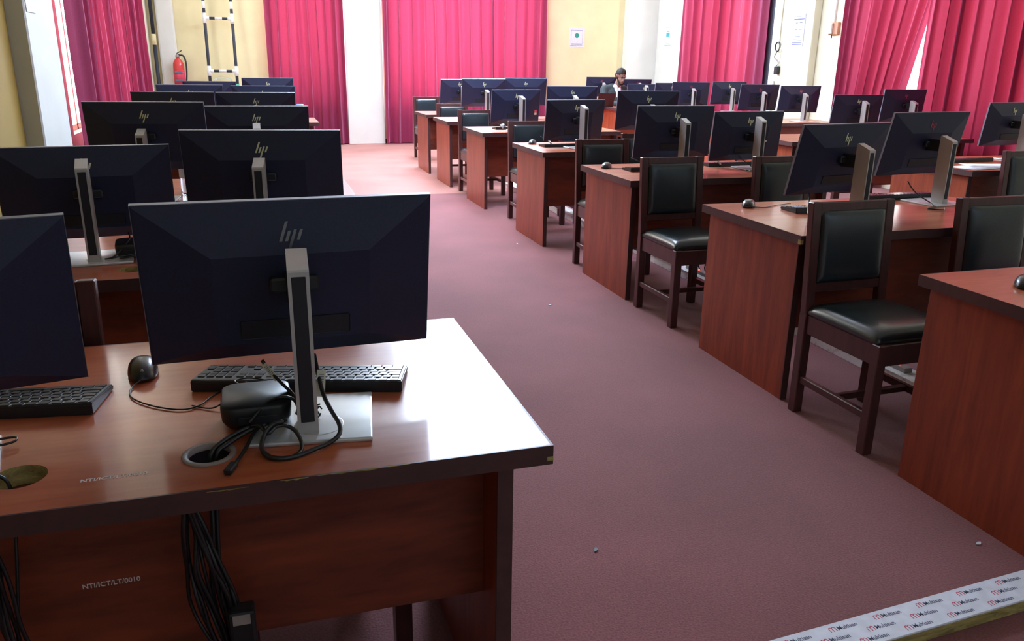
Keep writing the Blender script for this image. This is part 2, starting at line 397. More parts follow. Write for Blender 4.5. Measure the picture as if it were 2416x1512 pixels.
def make_desk(holes, ov=.032, mz=.315, my=.10):
    t = thing('computer_desk', 'x', 'desk')
    tp = slab(DW, DD, .715, .75, holes).build('desktop', 'top', t); tp.data.materials.append(MT['bare'])
    band(DW, DD, .712, .7502).build('edge_band', 'band', tp)
    for i, (hx, hy, r) in enumerate(holes):
        if r > .041 and hx < .6: continue
        m = MB(); N_ = 28
        a = [[m.bm.verts.new((hx+q*math.cos(2*PI*k/N_), hy+q*math.sin(2*PI*k/N_), z)) for k in range(N_)] for q, z in ((r-.006, .7420), (r-.006, .7522), (r+.004, .7522), (r+.004, .7501))]
        for p, q in zip(a, a[1:]):
            for k in range(N_): m.bm.faces.new((p[k], p[(k+1) % N_], q[(k+1) % N_], q[k]))
        g_ = m.build('grommet', 'ring', tp, True)
        m = MB(); a = [[m.bm.verts.new((hx+(r-.001)*math.cos(2*PI*k/28), hy+(r-.001)*math.sin(2*PI*k/28), z)) for k in range(28)] for z in (.712, .7495)]
        for k in range(28): m.bm.faces.new((a[0][k], a[0][(k+1) % 28], a[1][(k+1) % 28], a[1][k]))
        m.build('hole_shade', 'dark', g_, True)  # dark wall added to paint the shade inside the cable hole
    for x in (ov, DW-ov-.03):
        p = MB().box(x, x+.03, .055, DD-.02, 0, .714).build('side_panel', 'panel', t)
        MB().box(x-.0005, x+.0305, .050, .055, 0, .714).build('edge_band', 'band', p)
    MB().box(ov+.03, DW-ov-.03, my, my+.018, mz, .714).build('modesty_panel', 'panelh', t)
    return t
HR = [(.47, .13, .038), (1.17, .13, .038)]
# right block (column beside the aisle) : left edge x, far edge y
X0 = 2.105
RFAR = [2.112, 3.544, 5.168, 6.734, 8.494, 10.004, 11.229]
protoR = make_desk(HR); first = True
def put_desk(proto, x, y, label, group, rz=0):
    global first
    o = proto if proto['label'] == 'x' else dup(proto)
    o.location = (x, y, 0); o.rotation_euler.z = rz; tag(o, label, 'desk', group); return o
rl = ['reddish wooden desk at the right edge of the photo, only a mouse on it',
      'reddish wooden desk right of the aisle with black leather chair before it, chipped near corner',
      'reddish wooden desk right of the aisle, third from the front, two monitors leaning together',
      'reddish wooden desk right of the aisle, fourth from the front, mouse at its corner',
      'reddish wooden desk right of the aisle, fifth from the front, its top glaring white',
      'orange-lit wooden desk right of the aisle, sixth from the front',
      'orange-lit wooden desk right of the aisle, last and farthest one by the curtain']
DR = [put_desk(protoR, X0, RFAR[i]-DD, rl[i], 'desks in the column right of the aisle') for i in range(7)]
# far right column
WN = [(4.62, 4.35), (4.66, 6.40), (5.45, 8.55), (5.5, 10.15), (5.32, 11.72), (5.35, 13.0)]
wl = ['wooden desk in the far right column nearest us, loose papers on its corner',
      'wooden desk in the far right column, second from the front, two monitors close together',
      'wooden desk in the far right column, third from the front, beside the cream pilaster',
      'wooden desk in the far right column, fourth from the front, behind a crowd of monitors',
      'wooden desk the seated man in the suit works at',
      'wooden desk behind the seated man, by the yellow wall']
for (x, y), l in zip(WN, wl):
    o = put_desk(protoR, x, y, l, 'desks in the far right column')
    if abs(y-6.40) < .01: o.scale.x = 1.42
# left block
protoL = make_desk([(.869, .125, .042), (.574, .125, .042)], ov=.055, mz=.345, my=.155)
LX = [(-.988, 1.252), (-.99, 2.69), (-.99, 4.19), (-.95, 5.98), (-.88, 7.45), (-.78, 9.25)]
ll = ['large reddish desk in the left foreground with cable holes and stencilled number',
      'desk in the left column, second from the front, behind the big monitor',
      'desk in the left column, third from the front, pale glossy right corner showing',
      'desk in the left column, fourth from the front, hidden by the monitors',
      'desk in the left column, fifth from the front, hidden by the monitors',
      'desk in the left column, farthest one, its corner showing before the curtain']
DL = [put_desk(protoL, x, y, l, 'desks in the left column') for (x, y), l in zip(LX, ll)]
# stencilled inventory number on the front desk (top and modesty panel), chips on its edge
SW = .112
text('stencilled_number', 'NTI/ICT/LT/0010', .0143, 'stencil', DL[0], Matrix.Translation((.672, .076, .7504)) @ Matrix.Rotation(.02, 4, 'Z'), .0002)
text('stencilled_number', 'NTI/ICT/LT/0010', .0135, 'stencil', DL[0], Matrix.Translation((0.630, .1545, 0.500)) @ FRONT, .0002)
for x0, x1, z, h in ((.985, 1.03, .7500, .0030), (1.045, 1.20, .7504, .0026), (.87, .935, .7465, .0020)):
    mb = MB(); n = 9
    up_ = [(x0+(x1-x0)*i/n, z) for i in range(n+1)]; lo_ = [(x0+(x1-x0)*i/n, z-h*math.sin(PI*i/n)*(.6+.5*math.sin(i*2.3+x0*9))-.0002) for i in range(n, -1, -1)]
    mb.prism(up_+lo_, .003, .0052, Matrix.Rotation(PI/2, 4, 'X')); mb.build('chipped_edge', 'bare', DL[0])
MB().box(1.452, 1.4645, -.0052, .012, .719, .728, .001, 1).build('chipped_edge', 'bare', DL[0])
MB().box(-.0055, .008, -.0055, .012, .716, .734).build('chipped_edge', 'bare', DR[1])

# ------------------------------------------------------------------ monitors
PW, PH = .539, .322
def logo(parent, m):
    mb = MB(); sl = .36
    def bar(u, v0, v1, w=.0056):
        mb.prism([(u+sl*v0, v0), (u+w+sl*v0, v0), (u+w+sl*v1, v1), (u+sl*v1, v1)], -.0004, .0011)
    bar(0, 0, .037); bar(.0105, 0, .0195); bar(.0205, -.018, .0215); bar(.0315, .002, .0215)
    # onto the sloping upper facet of the shell
    ang = math.atan2(.030, .091)
    mt = Matrix.Translation((-.022, -.0256, .090)) @ Matrix.Rotation(PI/2-ang, 4, 'X')
    for v in mb.bm.verts: v.co = mt @ v.co
    return mb.build('logo', m, parent)
def make_monitor():
    t = thing('monitor', 'x', 'monitor')
    # shell: outer rim then a raised centre with sloping facets
    mb = MB(); w, h = PW/2, PH/2
    R_ = [[(-w, y, -h), (w, y, -h), (w, y, h), (-w, y, h)] for y in (.010, .0)]
    e = .004; R_.append([(-w+e, -.003, -h+e), (w-e, -.003, -h+e), (w-e, -.003, h-e), (-w+e, -.003, h-e)])
    a, tp, bt = .125, .095, .045
    R_.append([(-w+a, -.033, -h+bt), (w-a, -.033, -h+bt), (w-a, -.033, h-tp), (-w+a, -.033, h-tp)])
    rings = [[mb.bm.verts.new(p) for p in r] for r in R_]
    for p, q in zip(rings, rings[1:]):
        for k in range(4): mb.bm.faces.new((p[k], p[(k+1) % 4], q[(k+1) % 4], q[k]))
    mb.bm.faces.new(rings[0]); mb.bm.faces.new(rings[-1])
    sh = mb.build('screen_housing', 'shell', t)
    MB().box(-w+.004, w-.004, .010, .0125, -h+.012, h-.004).build('screen', 'screen', sh)
    m = MB(); m.box(-w, w, -.0005, .011, h-.0001, h+.0015); m.box(-w-.0012, -w, -.0005, .011, -h, h+.0015); m.box(w, w+.0012, -.0005, .011, -h, h+.0015)
    m.build('bezel_edge', 'shell2', sh)
    MB().box(-w+a+.04, w-a-.04, -.0345, -.033, -h+bt+.01, -h+bt+.05, .002, 1).build('port_panel', 'dark', sh)
    logo(sh, 'goldrefl')
    # stand
    pm = MB(); hz = .316
    prof = [(-.036, .006), (.030, .006), (.036, .05), (.036, hz+.022), (.030, hz+.024), (-.034, hz), (-.036, hz-.004)]
    pm.prism(prof, -.0185, .0185, Matrix(((0, 0, 1, 0), (1, 0, 0, 0), (0, 1, 0, 0), (0, 0, 0, 1))))
    post = pm.build('stand_post', 'silver', t)
    MB().box(-.0122, .0122, -.0372, -.030, .03, hz-.012, .001, 1).build('channel', 'dark', post)
    bm_ = MB().box(-.100, .119, -.068, .149, .0, .008, .003, 2)
    base = bm_.build('stand_base', 'base', t)
    MB().lathe([(.046, .0078), (.046, .0084), (.044, .0086), (.0, .0086)], 32, (.02, 0, 0)).build('swivel_ring', 'silver', base)
    MB().box(-.016, .016, .034, .125, .215, .275, .004, 1).box(-.045, .045, .088, .115, .235, .262, .004, 1).build('hinge_arm', 'black', t)
    return t
protoM = make_monitor()
def put_monitor(x, y, zc, yaw, tilt, label, group, lg='goldrefl', desk=.75):
    o = protoM if protoM['label'] == 'x' else dup(protoM)
    # (x, y, zc) = centre of the panel
    o.location = (x+math.sin(yaw)*.145, y-math.cos(yaw)*.145, desk); o.rotation_euler.z = yaw
    for c in kids(o):
        if c.name.startswith('screen_housing'):
            c.location = (0, .145, zc-desk); c.rotation_euler = (tilt, 0, 0)
            if lg != 'goldrefl':
                for g in kids(c):
                    if g.name.startswith('logo'):
                        g.data = g.data.copy(); g.data.materials[0] = MT[lg]
        if c.name.startswith('hinge_arm'): c.location.z = (zc-desk)-.245
    tag(o, label, 'monitor', group); return o
g1, g2, g3 = 'monitors in the left column', 'monitors on the desks right of the aisle', 'monitors in the far right column'
MON = [
 (-0.594,1.515,0.992,0.215,0.173, 'black monitor seen from behind, cut off by the left edge of the photo', g1, 'goldrefl'),
 (0.049,1.581,1.004,0.035,0.176, 'largest black monitor seen from behind on the left foreground desk, cables at its stand', g1, 'chrome'),
 (-0.56,3.10,0.960,0.10,0.151, 'black monitor behind the nearest one at left, silver post almost covering its logo', g1, 'goldrefl'),
 (0.024,3.023,1.013,-0.126,0.149, 'black monitor directly behind the largest one in the foreground', g1, 'goldrefl'),
 (-0.489,4.32,1.045,-0.10,0.142, 'black monitor before the left curtain, third row from us, left of its pair', g1, 'goldrefl'),
 (0.017,4.628,1.009,-0.022,0.150, 'black monitor third from us in the left column, right of its pair', g1, 'goldrefl'),
 (-0.513,6.218,1.020,-0.102,0.147, 'black monitor fourth row in the left column, left of its pair, no logo showing', g1, 'goldrefl'),
 (0.031,6.290,1.015,-0.012,0.151, 'black monitor fourth row in the left column, right of its pair', g1, 'goldrefl'),
 (-0.503,7.804,1.020,-0.008,0.149, 'black monitor fifth row in the left column, below the fire extinguisher', g1, 'goldrefl'),
 (0.107,7.800,1.014,0.002,0.150, 'black monitor fifth row in the left column, right of its pair', g1, 'goldrefl'),
 (-0.417,9.610,1.003,-0.052,0.148, 'black monitor farthest in the left column, below the striped ladder', g1, 'goldrefl'),
 (0.183,9.596,1.041,-0.003,0.149, 'black monitor farthest in the left column, standing before the curtain', g1, 'goldrefl'),
 (2.545,3.143,1.009,0.164,0.214, 'black monitor with yellowish logo on the near right desk, left of its pair', g2, 'goldrefl'),
 (3.286,3.429,1.039,0.128,0.205, 'black monitor with reddish logo on the near right desk, right of its pair', g2, 'redrefl'),
 (2.566,4.759,0.999,0.001,0.119, 'black monitor on the third desk right of the aisle, directly behind the near chair', g2, 'goldrefl'),
 (3.167,4.856,0.956,0.036,0.086, 'black monitor with small white sticker on its lower back', g2, 'goldrefl'),
 (2.492,6.300,0.965,0.161,0.138, 'black monitor on the fourth desk right of the aisle, bright yellow logo beside post', g2, 'goldrefl'),
 (3.176,6.387,1.032,-0.083,0.143, 'black monitor on the fourth desk right of the aisle, right of its pair', g2, 'goldrefl'),
 (2.524,7.998,0.983,0.162,0.129, 'black monitor on the glaring white desk, left of its pair, post fully visible', g2, 'goldrefl'),
 (3.160,8.094,1.016,-0.079,0.150, 'black monitor on the fifth desk right of the aisle, before the yellow wall', g2, 'goldrefl'),
 (2.660,9.718,1.049,0.042,0.160, 'black monitor on the sixth desk right of the aisle, left of its pair', g2, 'goldrefl'),
 (3.211,9.800,1.056,-0.022,0.148, 'black monitor on the sixth desk right of the aisle, right of its pair, pale logo', g2, 'goldrefl'),
 (2.66,10.973,1.013,0.203,0.160, 'bluish black monitor farthest right of the aisle, bright post beside it', g2, 'goldrefl'),
 (5.716,13.300,1.018,-0.001,0.149, 'black monitor behind and left of the seated man', g3, 'redrefl'),
 (6.389,13.299,0.988,-0.001,0.151, 'black monitor behind and right of the seated man, against white wall', g3, 'redrefl'),
 (5.86,11.942,0.942,-0.132,0.154, 'black monitor right in front of the seated man, hiding his arm', g3, 'goldrefl'),
 (5.839,11.000,0.985,0.028,0.151, 'black monitor mostly hidden, in front of the white wall beside the far curtain', g3, 'goldrefl'),
 (5.871,10.497,1.008,-0.143,0.128, 'black monitor with reddish logo below the left half of the far right curtain', g3, 'redrefl'),
 (6.726,10.898,1.011,-0.063,0.150, 'black monitor with yellowish logo below the right half of the far right curtain', g3, 'goldrefl'),
 (6.250,9.398,1.013,-0.073,0.150, 'black monitor at the black strip beside the far right curtain', g3, 'redrefl'),
 (6.497,8.895,1.013,-0.097,0.131, 'black monitor standing before the cream pilaster', g3, 'redrefl'),
 (5.820,7.022,0.981,-0.098,0.147, 'black monitor with yellowish logo before the sunlit curtain gap, left of its pair', g3, 'goldrefl'),
 (6.420,7.056,1.035,0.031,0.086, 'black monitor right under the sunlit curtain gap', g3, 'redrefl'),
 (5.525,4.953,1.009,0.118,0.111, 'black monitor cut off by the right edge of the photo', g3, 'goldrefl'),
]
MO = [put_monitor(*a) for a in MON]
for k in kids(MO[1]):
    if k.name.startswith('stand_base'): k.rotation_euler.z = -.165
    if k.name.startswith('stand_post'): k.rotation_euler.z = -.06
s_ = MB().box(.118, .142, -.0346, -.0335, -.035, -.026, .001, 1).build('sticker', 'white', [k for k in kids(MO[15]) if k.name.startswith('screen_housing')][0])
s_ = MB().box(.11, .126, -.0346, -.0335, -.020, .012, .001, 1).build('sticker', 'white', [k for k in kids(MO[12]) if k.name.startswith('screen_housing')][0])
hs = [k for k in kids(MO[18]) if k.name.startswith('screen_housing')][0]
s_ = MB().box(.200, .236, -.0170, -.0145, -.062, -.038).build('sticker', 'redink', hs); s_['label'] = 'red and cream sticker'
MB().box(.200, .236, -.0168, -.0145, -.084, -.063).build('sticker_half', 'tag', s_)

# ------------------------------------------------------------------ keyboards, mice
KW, KD = .436, .135
def keyboard(label, loc, rz, detail, group='black keyboards'):
    t = thing('keyboard', label, 'keyboard', loc, rz, group)
    mb = MB()                                  # user side at -y ; taller at +y
    prof = [(.004, 0), (KD, 0), (KD, .022), (KD-.004, .026), (.006, .012), (0, .009)]
    mb.prism(prof, -KW/2, KW/2, Matrix(((0, 0, 1, 0), (1, 0, 0, 0), (0, 1, 0, 0), (0, 0, 0, 1))))
    bmesh.ops.bevel(mb.bm, geom=list(mb.bm.edges), offset=.0022, segments=2, affect='EDGES')
    body = mb.build('body', 'black', t)
    u = .0187; sl = math.atan2(.014, .134)
    rows = []
    y = .012
    def add(x, row, w, tall=1): rows.append((x, row, w, tall))
    x = 0
    for w in (1.25, 1.25, 1.25, 6.25, 1.25, 1.25, 1.25, 1.25): add(x, 0, w); x += w
    x = 0
    for w in [2.25]+[1]*10+[2.75]: add(x, 1, w); x += w
    x = 0
    for w in [1.75]+[1]*11+[2.25]: add(x, 2, w); x += w
    x = 0
    for w in [1.5]+[1]*12+[1.5]: add(x, 3, w); x += w
    x = 0
    for w in [1]*13+[2]: add(x, 4, w); x += w
    for i in range(12): add(i*1.25, 5, 1.1)
    for x_, r in ((15.3, 0), (16.3, 0), (17.3, 0), (16.3, 1), (15.3, 3), (16.3, 3), (17.3, 3), (15.3, 4), (16.3, 4), (17.3, 4)): add(x_, r, 1)
    for r in range(5):
        for c_ in range(4):
            if r == 0 and c_ == 1: continue
            if c_ == 3 and r in (0, 2): continue
            add(18.6+c_, r, 2 if (r == 0 and c_ == 0) else 1, 2 if (c_ == 3 and r in (0, 2)) else 1)
    sc = (KW-.012)/(22.6*u)
    allmb = MB(); cache = {}
    for (x_, r, w, tl) in rows:
        cx = -KW/2+.006+(x_+w/2)*u*sc; cyy = .016+r*.0205+.006; w_ = w*u*sc-.0032; d_ = .0168*tl
        z_ = .0105+(cyy-.006)*math.tan(sl)+.0005
        if detail:
            key = (round(w_, 4), d_)
            if key not in cache:
                k = MB(); hw, hd = w_/2, d_/2
                a = [(-hw, -hd), (hw, -hd), (hw, hd), (-hw, hd)]
                b_ = [(p*.9 if abs(p) < .01 else p-math.copysign(.0012, p), q*.88) for p, q in a]
                va = [k.bm.verts.new((p, q, 0)) for p, q in a]; vb = [k.bm.verts.new((p, q, .0038)) for p, q in b_]
                k.bm.faces.new(vb)
                for i in range(4): k.bm.faces.new((va[i], va[(i+1) % 4], vb[(i+1) % 4], vb[i]))
                o = k.build('key', 'keys', body); cache[key] = o
            else:
                o = cache[key].copy(); C.objects.link(o)
            o.location = (cx, cyy, z_); o.rotation_euler = (sl, 0, 0)
        else:
            allmb.box(cx-w_/2, cx+w_/2, cyy-d_/2, cyy+d_/2, z_, z_+.0042)
    if not detail: tag(allmb.build('keycaps', 'keys', body), kind='stuff')
    else: allmb.bm.free()
    return t
def mouse(label, loc, rz, cable=None, group='black computer mice'):
    t = thing('computer_mouse', label, 'mouse', loc, rz, group)
    mb = MB(); nu, nv = 20, 10                  # long axis y, palm end at -y
    rings = []
    for j in range(nv+1):
        f = j/nv; ang = f*PI/2; rad = math.cos(ang)**.75; z = .004+.033*math.sin(ang)
        ring = []
        for i in range(nu):
            a = 2*PI*i/nu; sx_, sy_ = math.cos(a), math.sin(a)
            X = .031*math.copysign(abs(sx_)**.8, sx_)*rad*(1-.10*sy_); Y = .055*math.copysign(abs(sy_)**.85, sy_)*rad
            ring.append(mb.bm.verts.new((X, Y-.006*f, z-.10*max(0, Y)*f)))
        rings.append(ring)
    for p, q in zip(rings, rings[1:]):
        for k in range(nu): mb.bm.faces.new((p[k], p[(k+1) % nu], q[(k+1) % nu], q[k]))
    mb.bm.faces.new(rings[0][::-1]); mb.bm.faces.new(rings[-1])
    body = mb.build('body', 'mouse', t, True)
    MB().tube([(0, .030, .0245), (0, .042, .0225)], .0035, 8).build('scroll_wheel', 'ring', body, True)
    lo = MB().lathe([(.0052, 0), (.0052, .0006), (.0001, .0006)], 16, (0, 0, 0)).build('badge', 'ring', body, True)
    lo.location = (0, -.030, .0335); lo.rotation_euler = (.42, 0, 0)
    if cable:
        inv = Matrix.Rotation(-rz, 3, 'Z'); L0 = V(*loc)
        pts = [(0, .052, .010)]+[tuple(inv @ (V(*p)-L0)) for p in cable]
        MB().tube(spline(pts, 8), .0017, 8).build('cord', 'cable', t, True)
    return t
DZ = .7502

def kb_at(label, ex, ey, a, detail=False, group='black keyboards'):
    """(ex, ey): middle of the tall rear edge, a: its direction; the user sits on the far side"""
    return keyboard(label, (ex-math.sin(a)*KD, ey+math.cos(a)*KD, DZ), PI+a, detail, group)
kb_at('full-size black keyboard behind the stand of the largest monitor, keys catching blue light', .043, 1.622, -.272, True)
kb_at('black keyboard cut off by the left edge of the photo, in front of a monitor', -.556, 1.640, -.14, True)
mouse('black mouse on the left foreground desk, between the two nearest monitors', (-.272, 1.81, DZ), PI+.10,
      [(-.284, 1.735, .754), (-.284, 1.69, .753), (-.262, 1.649, .753), (-.22, 1.608, .753), (-.175, 1.585, .753), (-.145, 1.60, .753), (-.126, 1.637, .753), (-.09, 1.69, .753)])
# right block: keyboard and mouse of each station that shows
kb_at('black keyboard on the near right desk, left of its pair of monitors', 2.62, 3.20, -.05)
kb_at('black keyboard on the near right desk, under the right monitor of the pair', 3.24, 3.447, .0)
mouse('black mouse at the corner of the near right desk, left of the monitor', (2.285, 3.43, DZ), PI-.75, [(2.345, 3.38, .753), (2.43, 3.42, .753), (2.55, 3.46, .753)])
mouse('black mouse alone on the desk at the right edge of the photo', (2.315, 1.90, DZ), PI-.9, [(2.38, 1.86, .753), (2.47, 1.85, .753), (2.6, 1.9, .753)])
kb_at('black keyboard on the third desk right of the aisle, behind the chair top', 2.50, 4.765, .02)
kb_at('black keyboard on the third desk right of the aisle, below the stickered monitor', 3.14, 4.95-.05, .03)
mouse('black mouse at the corner of the third desk right of the aisle', (2.205, 4.98, DZ), PI-.7, [(2.26, 4.93, .753), (2.33, 4.92, .753), (2.42, 4.9, .753)])
kb_at('black keyboard on the fourth desk right of the aisle', 2.46, 6.32, .05)
mouse('black mouse at the corner of the fourth desk right of the aisle', (2.235, 6.60, DZ), PI-.6, [(2.28, 6.54, .753), (2.35, 6.5, .753)])
kb_at('black keyboard on the glaring white desk', 2.56, 8.08, .05)
mouse('pale-lit mouse behind the keyboard on the glaring white desk', (2.50, 8.35, DZ), PI-.3)
mouse('pale-lit mouse at the right part of the glaring white desk', (2.93, 8.34, DZ), PI-.3)
kb_at('black keyboard beside papers on the far right desk, near the curtain', 5.05, 4.78, .05)
mouse('black mouse beside the keyboard on the far right desk, near the curtain', (4.72, 4.98, DZ), PI-.6)
mouse('black mouse on the desk in front of the seated man', (5.50, 12.05, DZ), PI)

# ------------------------------------------------------------------ small things on the front desk
def cord(name, pts, r, label, cat='cable', n=8, m='cable', group=None):
    o = MB().tube(spline(pts, n), r, 10).build(name, m, None, True); tag(o, label, cat, group); return o
def rrect(w, d, r, n=6):
    out = []
    for cx, cyy, a0 in ((w/2-r, d/2-r, 0), (-w/2+r, d/2-r, PI/2), (-w/2+r, -d/2+r, PI), (w/2-r, -d/2+r, 3*PI/2)):
        for k in range(n+1):
            a = a0+PI/2*k/n; out.append((cx+r*math.cos(a), cyy+r*math.sin(a)))
    return out
t = thing('mini_computer', 'small black rounded box beside the stand of the largest monitor', 'computer box', (-.036, 1.512, .7585), .0)
mb = MB(); rings = []
for sc_, z in ((.88, .0), (.98, .012), (1, .028), (1, .036), (.985, .0405), (.95, .042)):
    rings.append([mb.bm.verts.new((x*sc_, y*sc_, z)) for x, y in rrect(.128, .135, .028)])
for p, q in zip(rings, rings[1:]):
    for k in range(len(p)): mb.bm.faces.new((p[k], p[(k+1) % len(p)], q[(k+1) % len(q)], q[k]))
mb.bm.faces.new(rings[0][::-1]); mb.bm.faces.new(rings[-1])
bd = mb.build('casing', 'black', t, True)
MB().box(-.034, .044, -.0682, -.064, .009, .024, .001, 1).build('port_panel', 'dark', t)
# cable bundle, from the box to the hole and coiled in front
B = .7502
cord('power_cable', [(-.048, 1.43, B+.02), (-.072, 1.418, B+.016), (-.100, 1.400, B+.008), (-.116, 1.384, B-.004), (-.122, 1.375, B-.05), (-.125, 1.36, B-.14), (-.135, 1.34, B-.26), (-.11, 1.325, B-.42)], .0045, 'black cable running down into the ringed desk hole')
cord('data_cable', [(-.020, 1.430, B+.022), (-.055, 1.412, B+.018), (-.088, 1.392, B+.008), (-.106, 1.380, B-.004), (-.112, 1.372, B-.06), (-.118, 1.36, B-.15), (-.12, 1.34, B-.28), (-.10, 1.325, B-.44)], .0040, 'thinner black cable lying beside the other one into the ringed desk hole')
pts = []
for k in range(15):
    a = 2.3-2*PI*k/13*1.05; pts.append((.004+.034*math.cos(a), 1.352+.036*math.sin(a), B+.004+.004*math.sin(a)+.026*max(0, math.sin(a))+.0006*k))
cord('coiled_cable', [(-.045, 1.425, B+.024), (-.03, 1.405, B+.030)]+pts+[(.0, 1.40, B+.03)], .0036, 'black cable looped in front of the largest monitor stand')
pts = [(.080, 1.565, .850), (.083, 1.52, .825), (.088, 1.475, .800), (.098, 1.43, .785), (.108, 1.395, .772), (.105, 1.370, .763), (.085, 1.352, .757), (.060, 1.338, .7555), (.030, 1.322, .7545), (.005, 1.318, .7545), (-.018, 1.332, .7545), (-.030, 1.360, .757), (-.026, 1.392, .765), (-.010, 1.418, .770)]
cord('monitor_cable', pts, .0042, 'thick black cable with cream tag, hanging from the largest monitor and looping on the desk')
cord('video_cable', [(-.020, 1.565, .848), (-.005, 1.55, .828), (.012, 1.53, .812), (.03, 1.50, .800), (.040, 1.475, .785), (.036, 1.455, .775)], .0036, 'black cable with striped cream tag left of the silver post')
cord('strap_cable', [(-.030, 1.432, B+.020), (-.045, 1.400, B+.017), (-.055, 1.368, B+.012), (-.068, 1.335, B+.007), (-.078, 1.305, B+.006)], [.0035]*33, 'black plug end lying towards the desk edge, before the small black box')
mb = MB().box(-.007, .007, -.028, .004, -.005, .006, .002, 1)
tagp = mb.build('cable_plug', 'black', bpy.data.objects['strap_cable']); tagp.location = (-.077, 1.312, B+.0062); tagp.rotation_euler.z = -.35
cord('thin_cable', [(-.16, 1.60, B+.003), (-.12, 1.575, B+.004), (-.085, 1.585, B+.020), (-.065, 1.57, B+.045), (-.075, 1.60, B+.047), (-.045, 1.61, B+.046), (.0, 1.565, B+.048), (.03, 1.50, B+.040)], .0016, 'thin black cable curling over the small black box')
cord('thin_cable', [(-.055, 1.592, B+.046), (-.03, 1.555, B+.047), (.0, 1.525, B+.047), (.028, 1.50, B+.034)], .0014, 'thin black cable lying across the middle of the small black box')
cord('dark_cable', [(-.050, 1.425, B+.030), (-.020, 1.455, B+.050), (.005, 1.475, B+.053), (.030, 1.470, B+.050), (.04, 1.47, B+.03)], .0030, 'black cable arching from the small box to the silver post')
# bundle of loops behind the post foot
for k, (dx, dz, lab) in enumerate([(0, 0, 'lowest'), (.004, .010, 'middle'), (.001, .019, 'topmost')]):
    pts = [(.058+dx+.020*math.cos(a), 1.462+.020*math.sin(a), B+.012+dz+.006*math.sin(a*2+k)) for a in [i*2*PI/12 for i in range(12)]]
    cord('cable_loop', pts, .0016, 'small loop of black cable bundled at the post foot, %s of three' % lab, group='bundled cable loops')
def tagged(parent, x0, z0, w, h, y, rot, m='tag', lines=3):
    o = MB().box(-w/2, w/2, -.0006, .0006, -h/2, h/2).build('paper_tag', m, parent); o.location = (x0, y, z0); o.rotation_euler = rot; o['label'] = 'cream paper tag'
    mb = MB()
    for i in range(lines): mb.box(-w*.3, w*.3, -.0009, -.0006, h*.35-i*h*.09-h*.03, h*.35-i*h*.09)
    mb.build('print', 'ink', o); return o
tagged(bpy.data.objects['monitor_cable'], .086, .812, .017, .052, 1.505, (-.5, .15, 0), lines=4)
tagged(bpy.data.objects['video_cable'], -.006, .830, .010, .040, 1.545, (-.3, -.65, 0), lines=7)
cord('left_cable', [(-.60, 1.47, B+.012), (-.52, 1.50, B+.012), (-.455, 1.515, B+.012), (-.447, 1.50, B+.011), (-.47, 1.487, B+.011), (-.54, 1.475, B+.011)], .0022, 'black cable over the silver base at the left edge of the photo')
cord('hole_cable', [(-.53, 1.42, B+.004), (-.48, 1.40, B+.004), (-.445, 1.385, B+.002), (-.43, 1.38, B-.03), (-.435, 1.36, B-.14), (-.45, 1.33, B-.3)], .003, 'black cable dropping into the open desk hole at far left')
# cables hanging below the front desk, in front of its modesty panel
def hang(x, y, zs, n, spread, label, r=.004, seed=1):
    t = thing('cable_bundle', label, 'cables', (x, y, 0)); rnd = random.Random(seed)
    for i in range(n):
        o = rnd.uniform(-1, 1)
        pts = []
        for k, z in enumerate(zs):
            f = k/(len(zs)-1); pts.append((o*spread*math.sin(PI*min(1, f*1.3))+rnd.uniform(-.006, .006)+.10*f*f, rnd.uniform(-.012, .006), z))
        MB().tube(spline(pts, 6), r*rnd.uniform(.8, 1.2), 8).build('strand', 'cable', t, True)
    return t
hb = hang(-.155, 1.322, [.70, .63, .56, .49, .42, .33, .22, .10], 15, .040, 'tangle of black cables hanging under the left foreground desk, below the ringed hole', seed=4)
MB().box(.045, .090, -.034, .0, .36, .48, .006, 2).build('power_adapter', 'black', hb)
MB().box(.052, .082, -.0355, -.034, .455, .475).build('adapter_label', 'ring', hb)
hang(-.455, 1.322, [.70, .6, .5, .4, .3, .2, .08], 7, .020, 'black cables hanging under the left foreground desk at the left edge', seed=9)

# things on the second and other desks
t = thing('water_bottle', 'clear water bottle with pale label between two monitors at left', 'bottle', (-.345, 4.40, .7502))
MB().lathe([(.028, 0), (.031, .008), (.031, .07), (.029, .08), (.031, .09), (.031, .15), (.024, .175), (.013, .192), (.013, .205)], 20).build('bottle_body', 'clear', t, True)
MB().lathe([(.0316, .085), (.0318, .09), (.0318, .145), (.0316, .148)], 20).build('bottle_label', 'paper', t, True)
MB().lathe([(.0145, .200), (.0145, .216), (.013, .218), (.001, .218)], 16).build('bottle_cap', 'blue', t, True)
t = thing('blue_cap', 'bright blue lid peeping over a monitor before the far curtain', 'lid', (.40, 7.55, .7502)); t.scale.z = .74
MB().lathe([(.03, 0), (.034, .01), (.034, .33), (.026, .36)], 20).build('container', 'white', t, True)
MB().lathe([(.036, .345), (.036, .372), (.028, .378), (.001, .378)], 20).build('lid', 'blue', t, True)
mc = dup(bpy.data.objects['mini_computer']); mc.location = (-.425, 3.03, .7585); mc.rotation_euler.z = .1
mc['label'] = 'small black box beside the stand behind the nearest left monitors, under tangled leads'
rnd = random.Random(11)
for k in range(4):
    x = -.45+k*.045
    cord('loose_lead', [(x, 3.08, B+.07-.01*k), (x+.01, 3.00, B+.060), (x-.03+.02*k, 2.94, B+.020), (x-.06, 2.93, B+.013), (x-.02, 2.92, B+.02), (x+.05, 2.96, B+.03), (x+.07, 3.02, B+.10)], .0025,
         'black lead tangled on the desk behind the second left monitor, %s from the left' % ['first', 'second', 'third', 'last'][k], group='tangled leads on the second left desk')
